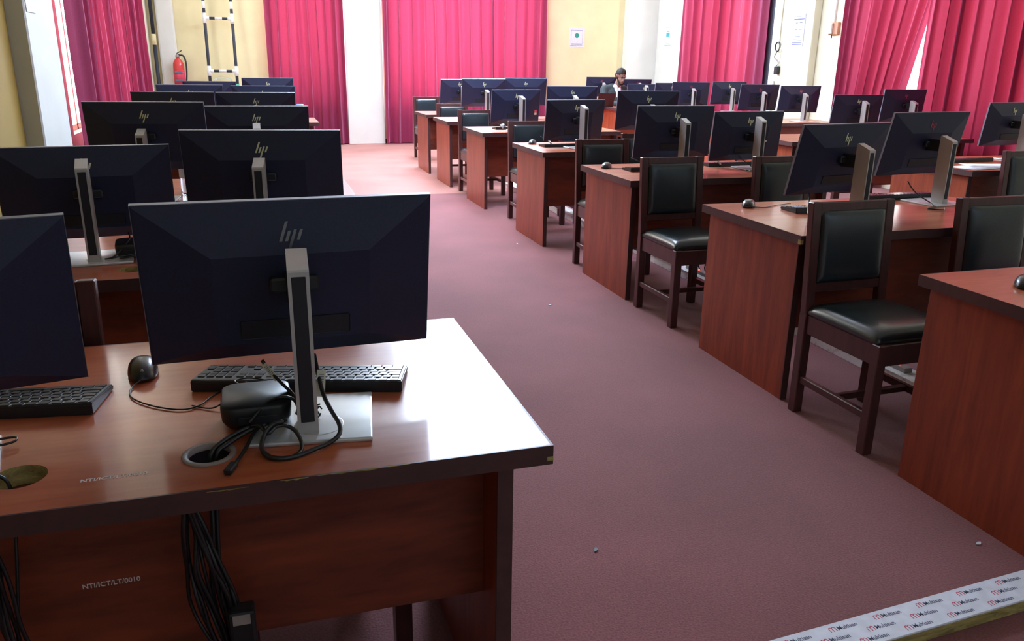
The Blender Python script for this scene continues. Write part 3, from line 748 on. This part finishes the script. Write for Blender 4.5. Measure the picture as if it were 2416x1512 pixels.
def sheet(x, y, w, d, rz, label, z=.7503, group=None, curl=0):
    mb = MB(); n = 8; vs = [[mb.bm.verts.new((-w/2+w*i/n, -d/2+d*j, .0012+curl*(i/n)**3*(1-j*.5))) for i in range(n+1)] for j in (0, .5, 1)]
    for a, b_ in zip(vs, vs[1:]):
        for i in range(n): mb.bm.faces.new((a[i], a[i+1], b_[i+1], b_[i]))
    o = mb.build('paper_sheet', 'paper', None, True); o.location = (x, y, z); o.rotation_euler.z = rz
    md = o.modifiers.new('s', 'SOLIDIFY'); md.thickness = .0006; tag(o, label, 'paper', group); return o
sheet(4.80, 4.50, .30, .21, .15, 'white paper lying on the corner of the far right desk, lower of two', curl=.004, group='papers on the far right desk')
sheet(4.96, 4.56, .30, .21, -.35, 'white paper on top of another on the far right desk', z=.7524, curl=.006, group='papers on the far right desk')
sheet(3.36, 3.02, .16, .12, .4, 'crumpled white paper at the right end of the near right desk', curl=.03)
sheet(2.66, 5.98, .16, .12, .2, 'pale sheet on the fourth desk right of the aisle, beside the stand', curl=.0)
t = thing('glasses_case', 'shiny blue and dark object left of the near right monitor stand', 'glasses case', (2.475, 3.24, .7502), -.5)
MB().box(-.05, .05, -.022, .022, 0, .022, .010, 3).build('case_body', 'black', t, True)
MB().box(-.052, -.02, -.020, .018, .014, .0245, .004, 2).build('case_lid', 'blue', t, True)

def desk_cable(x, y, label, s=1):
    cord('desk_cable', [(x, y+.14, .86), (x+.015*s, y+.11, .82), (x+.04*s, y+.08, .79), (x+.06*s, y+.03, .765), (x+.03*s, y-.02, .7545), (x-.03*s, y-.05, .754), (x+.01*s, y-.10, .7545), (x+.06*s, y-.06, .756)], .003, label, group='cables at the stands of the right desks')
desk_cable(3.16, 3.22, 'black cable looping at the stand of the reddish-logo monitor, near right desk')
desk_cable(2.42, 3.02, 'black cable behind the chair top on the near right desk', -1)
desk_cable(3.10, 4.72, 'black cable looped round the stand of the stickered monitor')
desk_cable(2.45, 6.14, 'black cable beside the post on the fourth desk right of the aisle')
def loose_plug(x, y, z, rot, label):
    t = thing('white_plug', label, 'plug', (x, y, z), 0, 'white plugs hanging below monitors'); 
    MB().tube([(0, 0, 0), (.03, -.01, -.035)], .006, 8).build('plug_body', 'white', t, True)
    MB().tube(spline([(0, 0, 0), (-.03, .01, .015), (-.06, .03, .03)], 4), .0025, 6).build('cord', 'cable', t, True); t.rotation_euler.z = rot
for x, y, z, l in [(2.38, 4.82, .80, 'white plug dangling below the monitor behind the near chair'), (2.98, 4.90, .80, 'white plug dangling beside the post of the stickered monitor'),
                   (2.30, 6.38, .80, 'white plug dangling below the monitor with bright yellow logo'), (2.38, 8.06, .80, 'white plug dangling below the monitor on the glaring desk')]:
    loose_plug(x, y, z, 0, l)

# ------------------------------------------------------------------ chairs
def cushion(w, d, z0, h, edge=.03, n=18, p=4.0):
    mb = MB(); g = []
    for j in range(n+1):
        row = []
        for i in range(n+1):
            u = -1+2*i/n; v = -1+2*j/n
            u2_ = math.copysign(abs(u)**.8, u); v2_ = math.copysign(abs(v)**.8, v)
            k = (1-abs(u2_)**p)*(1-abs(v2_)**p)
            row.append(mb.bm.verts.new((u2_*w/2, v2_*d/2, z0+h*(.25+.75*max(0, k)**.42))))
        g.append(row)
    for j in range(n):
        for i in range(n): mb.bm.faces.new((g[j][i], g[j][i+1], g[j+1][i+1], g[j+1][i]))
    bd = [g[0][i] for i in range(n+1)]+[g[j][n] for j in range(1, n+1)]+[g[n][i] for i in range(n-1, -1, -1)]+[g[j][0] for j in range(n-1, 0, -1)]
    lo = [mb.bm.verts.new((v.co.x, v.co.y, z0)) for v in bd]; m_ = len(bd)
    for k in range(m_): mb.bm.faces.new((bd[k], lo[k], lo[(k+1) % m_], bd[(k+1) % m_]))
    mb.bm.faces.new(lo); return mb
def make_chair():
    t = thing('chair', 'x', 'chair')           # rear posts at y=0, seat towards -y (it faces us)
    W, D, SH, H = .405, .44, .440, .893
    for s in (-1, 1):
        x = s*(W/2-.021)
        m = MB(); m.beam((x, 0, 0), (x, .0, .44), .042, .042); m.beam((x, 0, .43), (x, .035, H), .042, .036)
        m.build('leg', 'chairwood', t)
        MB().box(x-.021, x+.021, -D+.0, -D+.042, 0, SH, .003, 1).build('leg', 'chairwood', t)
        MB().box(x-.012, x+.012, -D+.04, -.02, .355, SH-.002, .003, 1).build('seat_rail', 'chairwood', t)
        MB().box(x-.012, x+.012, -D+.04, -.02, .135, .165, .003, 1).build('stretcher', 'chairwood', t)
    MB().box(-W/2+.04, W/2-.04, -D+.008, -D+.032, .355, SH-.002, .003, 1).build('seat_rail', 'chairwood', t)
    MB().box(-W/2+.04, W/2-.04, -.012, .012, .355, SH-.002, .003, 1).build('seat_rail', 'chairwood', t)
    MB().box(-W/2+.03, W/2-.03, -D/2-.012, -D/2+.012, .137, .163, .003, 1).build('stretcher', 'chairwood', t)
    tilt = math.atan2(.035, H-.43)
    mt = Matrix.Translation((0, 0, .43)) @ Matrix.Rotation(-tilt, 4, 'X')
    MB().box(-W/2+.04, W/2-.04, -.016, .016, H-.43-.055, H-.43-.001, .003, 1, mt).build('top_rail', 'chairwood', t)
    MB().box(-W/2+.04, W/2-.04, -.014, .014, .095, .135, .003, 1, mt).build('back_rail', 'chairwood', t)
    cu = cushion(W-.084, .30, 0, .034, p=6); rot = mt @ Matrix.Translation((0, -.004, .281)) @ Matrix.Rotation(PI/2, 4, 'X')
    for v in cu.bm.verts: v.co = rot @ v.co
    cu.build('back_cushion', 'leather', t, True)
    sc_ = cushion(W-.012, D-.03, SH-.004, .062, p=5)
    for v in sc_.bm.verts: v.co.y -= D/2-.006
    sc_.build('seat_cushion', 'leather', t, True)
    return t
protoC = make_chair()
def put_chair(x, y, rz, label, group):
    o = protoC if protoC['label'] == 'x' else dup(protoC)
    o.location = (x, y, 0); o.rotation_euler.z = rz; return tag(o, label, 'chair', group)
gc, gl, gw = 'chairs between the desks right of the aisle', 'chairs between the left desks', 'chairs in the far right column'
put_chair(2.312, 2.700, .02, 'dark wood chair with black leather seat, whole, nearest right of the aisle', gc)
put_chair(3.02, 2.66, .0, 'dark wood chair with black leather back, cut off by the right edge of the photo', gc)
put_chair(2.335, 4.29, .02, 'dark wood chair with black leather seat before the third desk, second nearest to the aisle', gc)
put_chair(3.04, 4.22, .05, 'dark wood chair half hidden by the monitor with yellowish logo, second right chair pair', gc)
put_chair(2.375, 5.42, .0, 'dark wood chair with green-tinged leather back behind a corner mouse', gc)
put_chair(2.93, 5.86, .0, 'dark wood chair, only its leather back showing behind a tall monitor on the third desk', gc)
put_chair(2.43, 7.25, .0, 'reddish wood chair mostly hidden behind the fourth desk and its monitor', gc)
put_chair(2.93, 7.25, .0, 'reddish wood chair behind the fourth desk, right of its neighbour, mostly hidden', gc)
put_chair(2.375, 8.98, .04, 'tall-backed chair right behind the glaring white desk', gc)
put_chair(2.42, 10.32, .0, 'chair with bluish lit leather back behind the sixth desk', gc)
put_chair(2.50, 12.35, .0, 'chair with bluish lit leather back farthest off, before the far curtain', gc)
put_chair(-.60, 2.09, 0, 'dark chair tucked behind the left foreground desk, corner showing between two monitors', gl)
put_chair(.06, 2.12, .05, 'dark chair hidden behind the largest monitor at left', gl)
put_chair(4.96, 4.22, 0, 'dark wood chair at the right edge of the photo before the papers desk', gw)
put_chair(4.98, 6.62-.28, 0, 'dark wood chair below the monitor at the cream pilaster', gw)

# ------------------------------------------------------------------ floor ducts
def duct(x0, x1, y0, y1, label, top='duct', h=.060):
    t = thing('floor_duct', label, 'cable duct', ((x0+x1)/2, (y0+y1)/2, 0), 0, 'floor ducts'); w, d = (x1-x0)/2, (y1-y0)/2
    MB().box(-w, w, -d, d, 0, h-.006, .002, 1).build('timber', 'duct', t)
    MB().box(-w-.004, w+.004, -d, d, h-.006, h, .001, 1).build('cover_strip', top, t); return t
duct(2.76, 2.87, 2.2, 9.1, 'long worn white floor duct running under the desks right of the aisle')
duct(-.20, -.09, 2.1, 6.2, 'long floor duct running under the left desks')
# the white printed board across the aisle
t = thing('printed_board', 'white plastic board printed with red and grey logos at the bottom right corner', 'board', (1.62, 1.395, 0), .062)
MB().box(-.62, .46, -.050, .052, 0, .034, .002, 1).build('timber', 'bare', t)
cv = MB().box(-.62, .46, -.050, .052, .034, .040, .0015, 1).build('printed_cover', 'paper', t)
for r, y in enumerate((-.036, -.006, .024)):
    for k in range(-1, 8):
        x = -.60+k*.146+((2-r)*.66*.146)
        if x > .36 or x < -.61: continue
        mt = Matrix.Translation((x, y, .0402)) @ Matrix.Rotation(-.02, 4, 'Z')
        m = MB()                                     # the rounded double-arch mark
        for cx in (0, .0094):
            m.tube([(cx-.0047, -.002, 0)]+[(cx+.0047*math.cos(a), .0086+.0050*math.sin(a), 0) for a in [PI-PI*i/6 for i in range(7)]]+[(cx+.0047, -.002, 0)], .0014, 4)
        for v in m.bm.verts: v.co.z *= .2; v.co = mt @ v.co
        m.build('printed_mark', 'redink', cv)
        text('printed_word', 'Multisan', .0185, 'ink', cv, mt @ Matrix.Translation((.0185, 0, 0)), .0002)

# power extensions with red lamps under the right desks
for n, (x, y, l) in enumerate([(2.815, 2.95, 'small power extension with red lamps under the near right desk'), (2.815, 4.72, 'small power extension with red lamps under the third desk')]):
    t = thing('power_extension', l, 'power strip', (x, y, .060), 0, 'power extensions on the floor')
    MB().box(-.022, .022, -.15, .15, 0, .024, .004, 2).build('strip_body', 'ring', t)
    for k in range(3): MB().lathe([(.006, .024), (.006, .029), (.001, .030)], 10, (-.008, -.1+k*.09, 0)).build('lamp', 'led', t, True)
    for k in range(3):
        MB().tube(spline([(0, -.09+k*.08, .024), (-.01, -.08+k*.08, .06), (.03, -.05+k*.07, .11), (.06, k*.05, .22), (.08, .02, .34)], 6), .004, 7).build('lead', 'cable', t, True)
for x, y, rz, l, m_ in ((1.642, 4.445, .3, 'tiny white scrap on the aisle carpet, between the left desk and the third right desk', 'paper'),
                        (1.973, 6.157, 1.1, 'tiny white scrap on the carpet farther along the aisle', 'paper'),
                        (2.06, 1.66, .1, 'torn pale thread-like scrap beside the nearest right desk', 'paper'),
                        (.894, 1.957, .8, 'tiny dark crumb on the carpet right of the left foreground desk', 'dark')):
    o = MB().prism([(-.014, -.002), (.002, -.007), (.013, .002), (.004, .006), (-.006, .003)], 0, .003).build('scrap', m_)
    o.location = (x, y, .0005); o.rotation_euler.z = rz; tag(o, l, 'scrap', 'scraps on the carpet')

# ------------------------------------------------------------------ back wall things
def notice(loc, rz, w, h, label, kind):
    t = thing('wall_notice', label, 'notice', loc, rz)
    sh = MB().box(-w/2, w/2, -.004, 0, -h/2, h/2).build('sheet', 'paper', t)
    def bar(x0, x1, z0, z1, m): MB().box(x0*w, x1*w, -.0048, -.004, z0*h, z1*h).build('printed_shape', m, sh)
    if kind == 'round':
        m = MB(); m.lathe([(.14*w, 0), (.14*w, .0008), (.001, .0008)], 20)
        mt = Matrix.Translation((0, -.004, .10*h)) @ Matrix.Rotation(PI/2, 4, 'X')
        for v in m.bm.verts: v.co = mt @ v.co
        m.build('printed_shape', 'green', sh)
        m = MB().prism([(-.06*w, 0), (.06*w, 0), (0, -.12*h)], -.0048, -.004, Matrix.Translation((0, 0, .0)) @ Matrix.Rotation(PI/2, 4, 'X')); m.build('printed_shape', 'green', sh)
        bar(-.38, .38, .365, .38, 'navy'); bar(-.38, -.365, -.30, .38, 'ink'); bar(.365, .38, -.30, .38, 'ink')
        bar(-.38, .38, -.335, -.32, 'ink'); bar(-.36, .36, -.385, -.37, 'ink'); bar(-.42, .42, -.44, -.42, 'green')
    elif kind == 'teal':
        bar(-.38, .38, .42, .435, 'green'); bar(-.25, .2, -.02, .18, 'teal'); bar(-.2, .2, .22, .26, 'ink'); bar(-.3, .3, -.36, -.345, 'green'); bar(-.42, .42, -.44, -.42, 'green')
    elif kind == 'lines':
        bar(-.40, .40, .415, .43, 'ink'); bar(-.42, .42, .32, .35, 'navy'); bar(-.42, .42, -.45, -.42, 'navy'); bar(-.5, -.485, -.5, .5, 'navy'); bar(.485, .5, -.5, .5, 'navy')
        for x0, x1, z in ((-.26, -.08, .22), (.06, .3, .22), (-.26, -.08, .02), (.06, .3, .02), (-.2, .2, -.20), (-.3, .3, -.27), (-.36, .36, -.33), (-.38, .38, -.39)): bar(x0, x1, z-.006, z+.016, 'ink')
        bar(-.36, -.345, -.15, .3, 'ink'); bar(.36, .375, -.15, .3, 'ink'); bar(.0, .012, .0, .26, 'ink')
    elif kind == 'redbar':
        bar(-.35, .35, -.16, -.10, 'redink'); bar(-.25, .25, .25, .30, 'redink'); bar(-.2, .2, .05, .08, 'redink')
    return t
notice((5.757, YB-.001, 1.843), 0, .30, .33, 'white notice with green round emblem on the yellow far wall', 'round')
notice((XR-.041, 13.93, 1.88), -PI/2, .28, .36, 'notice with teal square on the bright white wall left of a curtain', 'teal')
notice((XR-.121, 10.02, 1.87), -PI/2, .27, .42, 'white notice with lines of grey writing on the cream pilaster at right', 'lines')
notice((XL+.132, 6.50, 1.84), PI/2, .24, .32, 'small white notice with a red bar at the top left corner', 'redbar')
# black strip beside the far right curtain, corner pipe, conduits
def bar_thing(name, x0, x1, y0, y1, z0, z1, m, label, cat, bev=.004, group=None):
    o = MB().box(x0, x1, y0, y1, z0, z1, bev, 1).build(name, m); tag(o, label, cat, group); return o
bar_thing('black_strip', XR-.10, XR-.001, 10.64, 10.80, .05, 3.2, 'blackframe', 'tall black strip between the far right curtain and the cream pilaster', 'strip')
t = thing('black_pipe', 'black vertical pipe on the far left corner by the extinguisher', 'pipe', (-1.385, YB-.13, 0))
MB().tube([(0, 0, 0), (0, 0, 1.60)], .028, 12).build('pipe_section', 'blackframe', t, True)
MB().tube([(0, 0, 1.72), (0, 0, 3.6)], .028, 12).build('pipe_section', 'blackframe', t, True)
MB().tube([(0, 0, 1.58), (0, 0, 1.74)], .034, 12).build('pipe_sleeve', 'wally', t, True)
t = thing('wall_socket', 'brown wooden block with white socket under a white conduit at right', 'socket', (XR, 9.40, 0))
MB().box(-.045, 0, -.09, .09, 1.80, 1.95, .006, 1).build('wood_block', 'brown', t)
MB().box(-.075, -.045, .0, .085, 1.81, 1.94, .008, 2).build('socket_box', 'white', t)
MB().box(-.03, 0, .02, .055, 1.93, 3.4, .004, 1).build('conduit', 'white', t)
MB().tube([(-.03, .03, 1.80), (-.035, .02, 1.76)], .006, 8).build('wire_end', 'cable', t, True)
t = thing('hanging_cable', 'grey cable coil with black plug hanging on the cream pilaster edge', 'cable', (XR-.125, 10.42, 0))
MB().box(-.012, .012, -.012, .012, 1.72, 3.4, .003, 1).build('conduit', 'tag', t)
pts = [(-.02, .055*math.cos(a), 1.66+.06*math.sin(a)) for a in [i*2*PI/10 for i in range(11)]]
MB().tube(spline(pts, 5), .010, 8, False).build('coil', 'cable', t, True)
MB().tube(spline([(-.02, .0, 1.60), (-.02, .05, 1.52), (-.02, -.06, 1.44), (-.02, .02, 1.38), (-.02, 0, 1.34)], 6), .008, 8).build('cord', 'ring', t, True)
MB().tube(spline([(-.02, -.05, 1.66), (-.02, -.09, 1.52), (-.02, -.06, 1.40), (-.02, -.04, 1.30)], 6), .006, 8).build('cord', 'tag', t, True)
MB().box(-.05, -.005, -.085, -.005, 1.29, 1.40, .01, 2).build('plug', 'black', t)
MB().box(-.03, .0, .02, .14, .60, 1.20, .004, 1).build('trunking', 'white', t)
t = thing('switch_box', 'white switch boxes with conduit on the left wall right of the curtain', 'switch', (XL+.04, 13.3, 0))
MB().box(0, .05, -.17, .17, 1.72, 1.98, .008, 1).build('switch_panel', 'white', t)
MB().box(0, .035, .0, .05, 1.98, 3.4, .004, 1).build('conduit', 'white', t)
MB().box(0, .05, -.02, .24, 1.55, 1.71, .008, 1).build('lower_box', 'white', t)
t = thing('fire_extinguisher', 'red fire extinguisher hanging on the far wall at left', 'fire extinguisher', (-1.06, YB-.24, .80))
MB().lathe([(.07, 0), (.082, .015), (.083, .03), (.083, .46), (.078, .51), (.055, .555), (.026, .58), (.024, .60)], 24).build('cylinder', 'red', t, True)
MB().lathe([(.0845, .20), (.0845, .40)], 24).build('print_label', 'redink', t, True)
lb = MB()
for z in (.24, .36): lb.box(-.06, .055, -.0875, -.070, z, z+.03, .002, 1)
lb.build('dark_print', 'ink', t)
MB().lathe([(.03, .60), (.03, .625), (.018, .64), (.016, .655)], 16).build('valve', 'ring', t, True)
m = MB(); m.beam((-.01, 0, .655), (.07, -.02, .70), .018, .012); m.beam((-.01, 0, .64), (.07, -.02, .635), .018, .012); m.build('handle', 'black', t)
MB().tube(spline([(.02, 0, .63), (.085, 0, .62), (.115, 0, .52), (.112, -.005, .36), (.098, -.01, .22), (.100, -.01, .05)], 6), .013, 10).build('hose', 'black', t, True)
MB().box(-.02, .02, .08, .24, .45, .49).build('bracket', 'black', t)
# striped ladder frame
t = thing('striped_ladder', 'black and white striped pipe ladder leaning at the far left wall', 'ladder', (-.40, 14.15, 0))
def ladx(s, z): return s*.205
for s in (-1, 1):
    up_ = MB().tube([(ladx(s, 0), 0, 0), (ladx(s, 0), .30, 3.1)], .024, 12).build('upright', 'blackframe', t, True)
    for z in (2.13, 2.62, 3.0):
        f = z/3.1; f2 = (z+.11)/3.1; MB().tube([(ladx(s, 0), .30*f, z), (ladx(s, 0), .30*f2, z+.11)], .0248, 12).build('white_band', 'white', up_, True)
for z in (.45, 1.20, 1.99, 2.75):
    f = .30*z/3.1
    rg = MB().tube([(-.20, f, z), (.20, f, z)], .021, 12).build('rung', 'blackframe', t, True)
    w_ = MB(); w_.tube([(-.055, f, z), (.055, f, z)], .0218, 12); w_.build('white_band', 'white', rg, True)
    for s in (-1, 1):
        w_ = MB(); w_.tube([(s*.205, f-.006, z-.075), (s*.205, f+.006, z+.075)], .032, 12); w_.tube([(s*.205, f, z), (s*.135, f, z)], .028, 12)
        w_.build('joint', 'white', rg, True)
t = thing('green_bin', 'green rim of a plastic bin behind the farthest left monitors', 'bin', (-.38, 13.6, 0))
mb = MB(); mb.box(-.20, .20, -.16, .16, .0, .98, .03, 2); mb.build('bin_body', 'greenp', t)
MB().box(-.22, .22, -.18, .18, .98, 1.02, .01, 2).build('rim', 'greenp', t)
m = MB(); m.tube(spline([(-.14, 0, 1.02), (-.12, 0, 1.09), (0, 0, 1.11), (.1, 0, 1.08), (.13, 0, 1.02)], 5), .012, 8); m.build('handle', 'clear', t, True)

# ------------------------------------------------------------------ the seated person
def blob(name, parts, m, parent=None, voxel=.010, smooth=4, box_cut=None):
    """parts: list of (p0, r0, p1, r1) tapered limbs or (p, (rx, ry, rz)) ellipsoids, merged into one surface"""
    bm = bmesh.new()
    def ball(c, r):
        rr = r if isinstance(r, (tuple, list)) else (r, r, r)
        q = bmesh.ops.create_icosphere(bm, subdivisions=2, radius=1)
        for v in q['verts']: v.co = V(c[0]+v.co.x*rr[0], c[1]+v.co.y*rr[1], c[2]+v.co.z*rr[2])
    for q in parts:
        if len(q) == 2: ball(q[0], q[1])
        else:
            a, ra, b_, rb = V(*q[0]), q[1], V(*q[2]), q[3]; n = max(2, int((b_-a).length/(min(ra, rb)*.35))+1)
            for i in range(n+1):
                f = i/n; ball(a.lerp(b_, f), ra*(1-f)+rb*f)
    me = bpy.data.meshes.new('tmp'); bm.to_mesh(me); bm.free(); o = bpy.data.objects.new('tmp', me); C.objects.link(o)
    r = o.modifiers.new('r', 'REMESH'); r.mode = 'VOXEL'; r.voxel_size = voxel
    sm = o.modifiers.new('s', 'SMOOTH'); sm.iterations = smooth; sm.factor = .5
    dg = bpy.context.evaluated_depsgraph_get(); me2 = bpy.data.meshes.new_from_object(o.evaluated_get(dg)); bpy.data.objects.remove(o)
    me2.name = name; me2.materials.clear(); me2.materials.append(MT[m])
    for p_ in me2.polygons: p_.use_smooth = True
    o = bpy.data.objects.new(name, me2); C.objects.link(o); o.parent = parent; return o
man = thing('person', 'person in dark suit jacket and white shirt, seated, head bowed over the desk', 'person', (5.70, 12.72, 0), .12)
hx, hy, hz = .02, -.17, 1.205                       # head centre
def hd(x, y, z):                                   # head frame, bowed forward
    a = .42; return (hx+x, hy+y*math.cos(a)+z*math.sin(a)*-1, hz+z*math.cos(a)+y*math.sin(a))
body = [((0, .02, .60), (.16, .12, .095)), ((0, .02, .64), .125, (0, -.02, .80), .125), ((-.08, -.03, .92), .10, (.08, -.03, .92), .10),
        ((-.165, -.03, 1.0), .055, (.165, -.03, 1.0), .055), ((0, -.05, 1.0), .06, (hx, -.12, 1.12), .055)]
body += [(hd(0, .012, .035), (.074, .092, .086)), (hd(0, -.030, -.035), (.056, .062, .068)), (hd(0, -.060, -.085), (.034, .03, .028)),
         (hd(0, -.088, .0), .010, hd(0, -.104, -.030), .015), (hd(-.016, -.095, -.034), .009, hd(.016, -.095, -.034), .009),
         (hd(-.040, -.078, .024), .010, hd(.040, -.078, .024), .010), (hd(-.02, -.086, -.060), .009, hd(.02, -.086, -.060), .009),
         (hd(-.076, .012, .012), .012, hd(-.072, .010, -.028), .009), (hd(.076, .012, .012), .012, hd(.072, .010, -.028), .009)]
for s in (-1, 1):
    sh_, el, wr = (s*.185, -.02, .99), (s*.25, -.14, .76), (s*.12, -.42, .785)
    body += [(sh_, .052, el, .040), (el, .040, wr, .026), (wr, .030, (s*.09, -.49, .785), .032)]
    hip, kn, an = (s*.09, .02, .59), (s*.13, -.40, .55), (s*.13, -.40, .10)
    body += [(hip, .085, kn, .058), (kn, .056, an, .038), ((s*.13, -.38, .05), .042, (s*.13, -.55, .035), .032)]
    for k, (fx, ln) in enumerate(((-.030, .062), (-.011, .075), (.008, .080), (.027, .066))):
        x0 = s*.085+fx; body += [((x0, -.50, .792), .0095, (x0*.98, -.50-ln*.55, .800), .0085), ((x0*.98, -.50-ln*.55, .800), .0085, (x0*.96, -.50-ln, .780), .0075)]
    body += [((s*.065, -.465, .785), .011, (s*.035, -.505, .780), .009)]
bd = blob('body', body, 'skin', man, .0075, 3)
jk = [((0, .02, .66), .150, (0, -.02, .80), .155), ((-.08, -.02, .92), .125, (.08, -.02, .92), .125), ((-.165, -.02, .995), .078, (.165, -.02, .995), .078),
      ((-.06, .0, 1.03), .06, (.06, .0, 1.03), .06)]
for s in (-1, 1): jk += [((s*.19, -.02, .99), .072, (s*.255, -.14, .765), .058), ((s*.255, -.14, .765), .058, (s*.135, -.39, .785), .042)]
blob('jacket', jk, 'suit', man, .010, 4)
sh = blob('shirt', [((-.015, -.105, 1.055), .035, (.0, -.118, .70), .045), ((-.045, -.10, 1.05), .028, (.045, -.10, 1.05), .028), ((.03, -.112, 1.0), .040, (.01, -.12, .72), .048)], 'shirt', man, .008, 3)
tr = []
for s in (-1, 1): tr += [((s*.09, .02, .595), .098, (s*.13, -.40, .555), .075), ((s*.13, -.40, .555), .073, (s*.13, -.40, .12), .06)]
blob('trousers', tr, 'suit', man, .010, 4)
blob('hair', [(hd(0, .020, .050), (.080, .096, .082)), (hd(0, .05, .0), (.076, .072, .085))], 'hair', man, .007, 2)
blob('beard', [(hd(-.052, -.030, -.050), .018, hd(-.030, -.066, -.098), .020), (hd(.052, -.030, -.050), .018, hd(.030, -.066, -.098), .020), (hd(-.025, -.070, -.100), .021, hd(.025, -.070, -.100), .021)], 'hair', man, .006, 2)
for s in (-1, 1):
    for nm, r_, m_, dy in (('eye', .010, 'white', 0), ('eyebrow', 0, 'hair', 0)):
        if nm == 'eye': MB().lathe([(.001, -.009), (.008, -.005), (.010, 0), (.008, .005), (.001, .009)], 12, hd(s*.030, -.080, .006)).build('eye', 'hair', man, True)
        else: MB().tube([hd(s*.014, -.093, .026), hd(s*.032, -.092, .032), hd(s*.048, -.080, .026)], .0045, 6).build('eyebrow', 'hair', man, True)
for s in (-1, 1): MB().box(s*.13-.045, s*.13+.045, -.60, -.34, 0, .075, .025, 3).build('shoe', 'black', man, True)
ch = put_chair(5.72, 12.86, .0, 'dark wood chair the person in the suit sits on', gw)
t = thing('laptop', 'dark red open laptop in front of the seated person', 'laptop', (5.30, 12.16, .7502), .15)
MB().box(-.15, .15, -.02, .19, 0, .016, .004, 2).build('laptop_base', 'black', t)
m = MB().box(-.15, .15, -.004, .004, 0, .20, .003, 2); l = m.build('laptop_lid', 'maroon', t); l.location = (0, -.025, .014); l.rotation_euler.x = .22
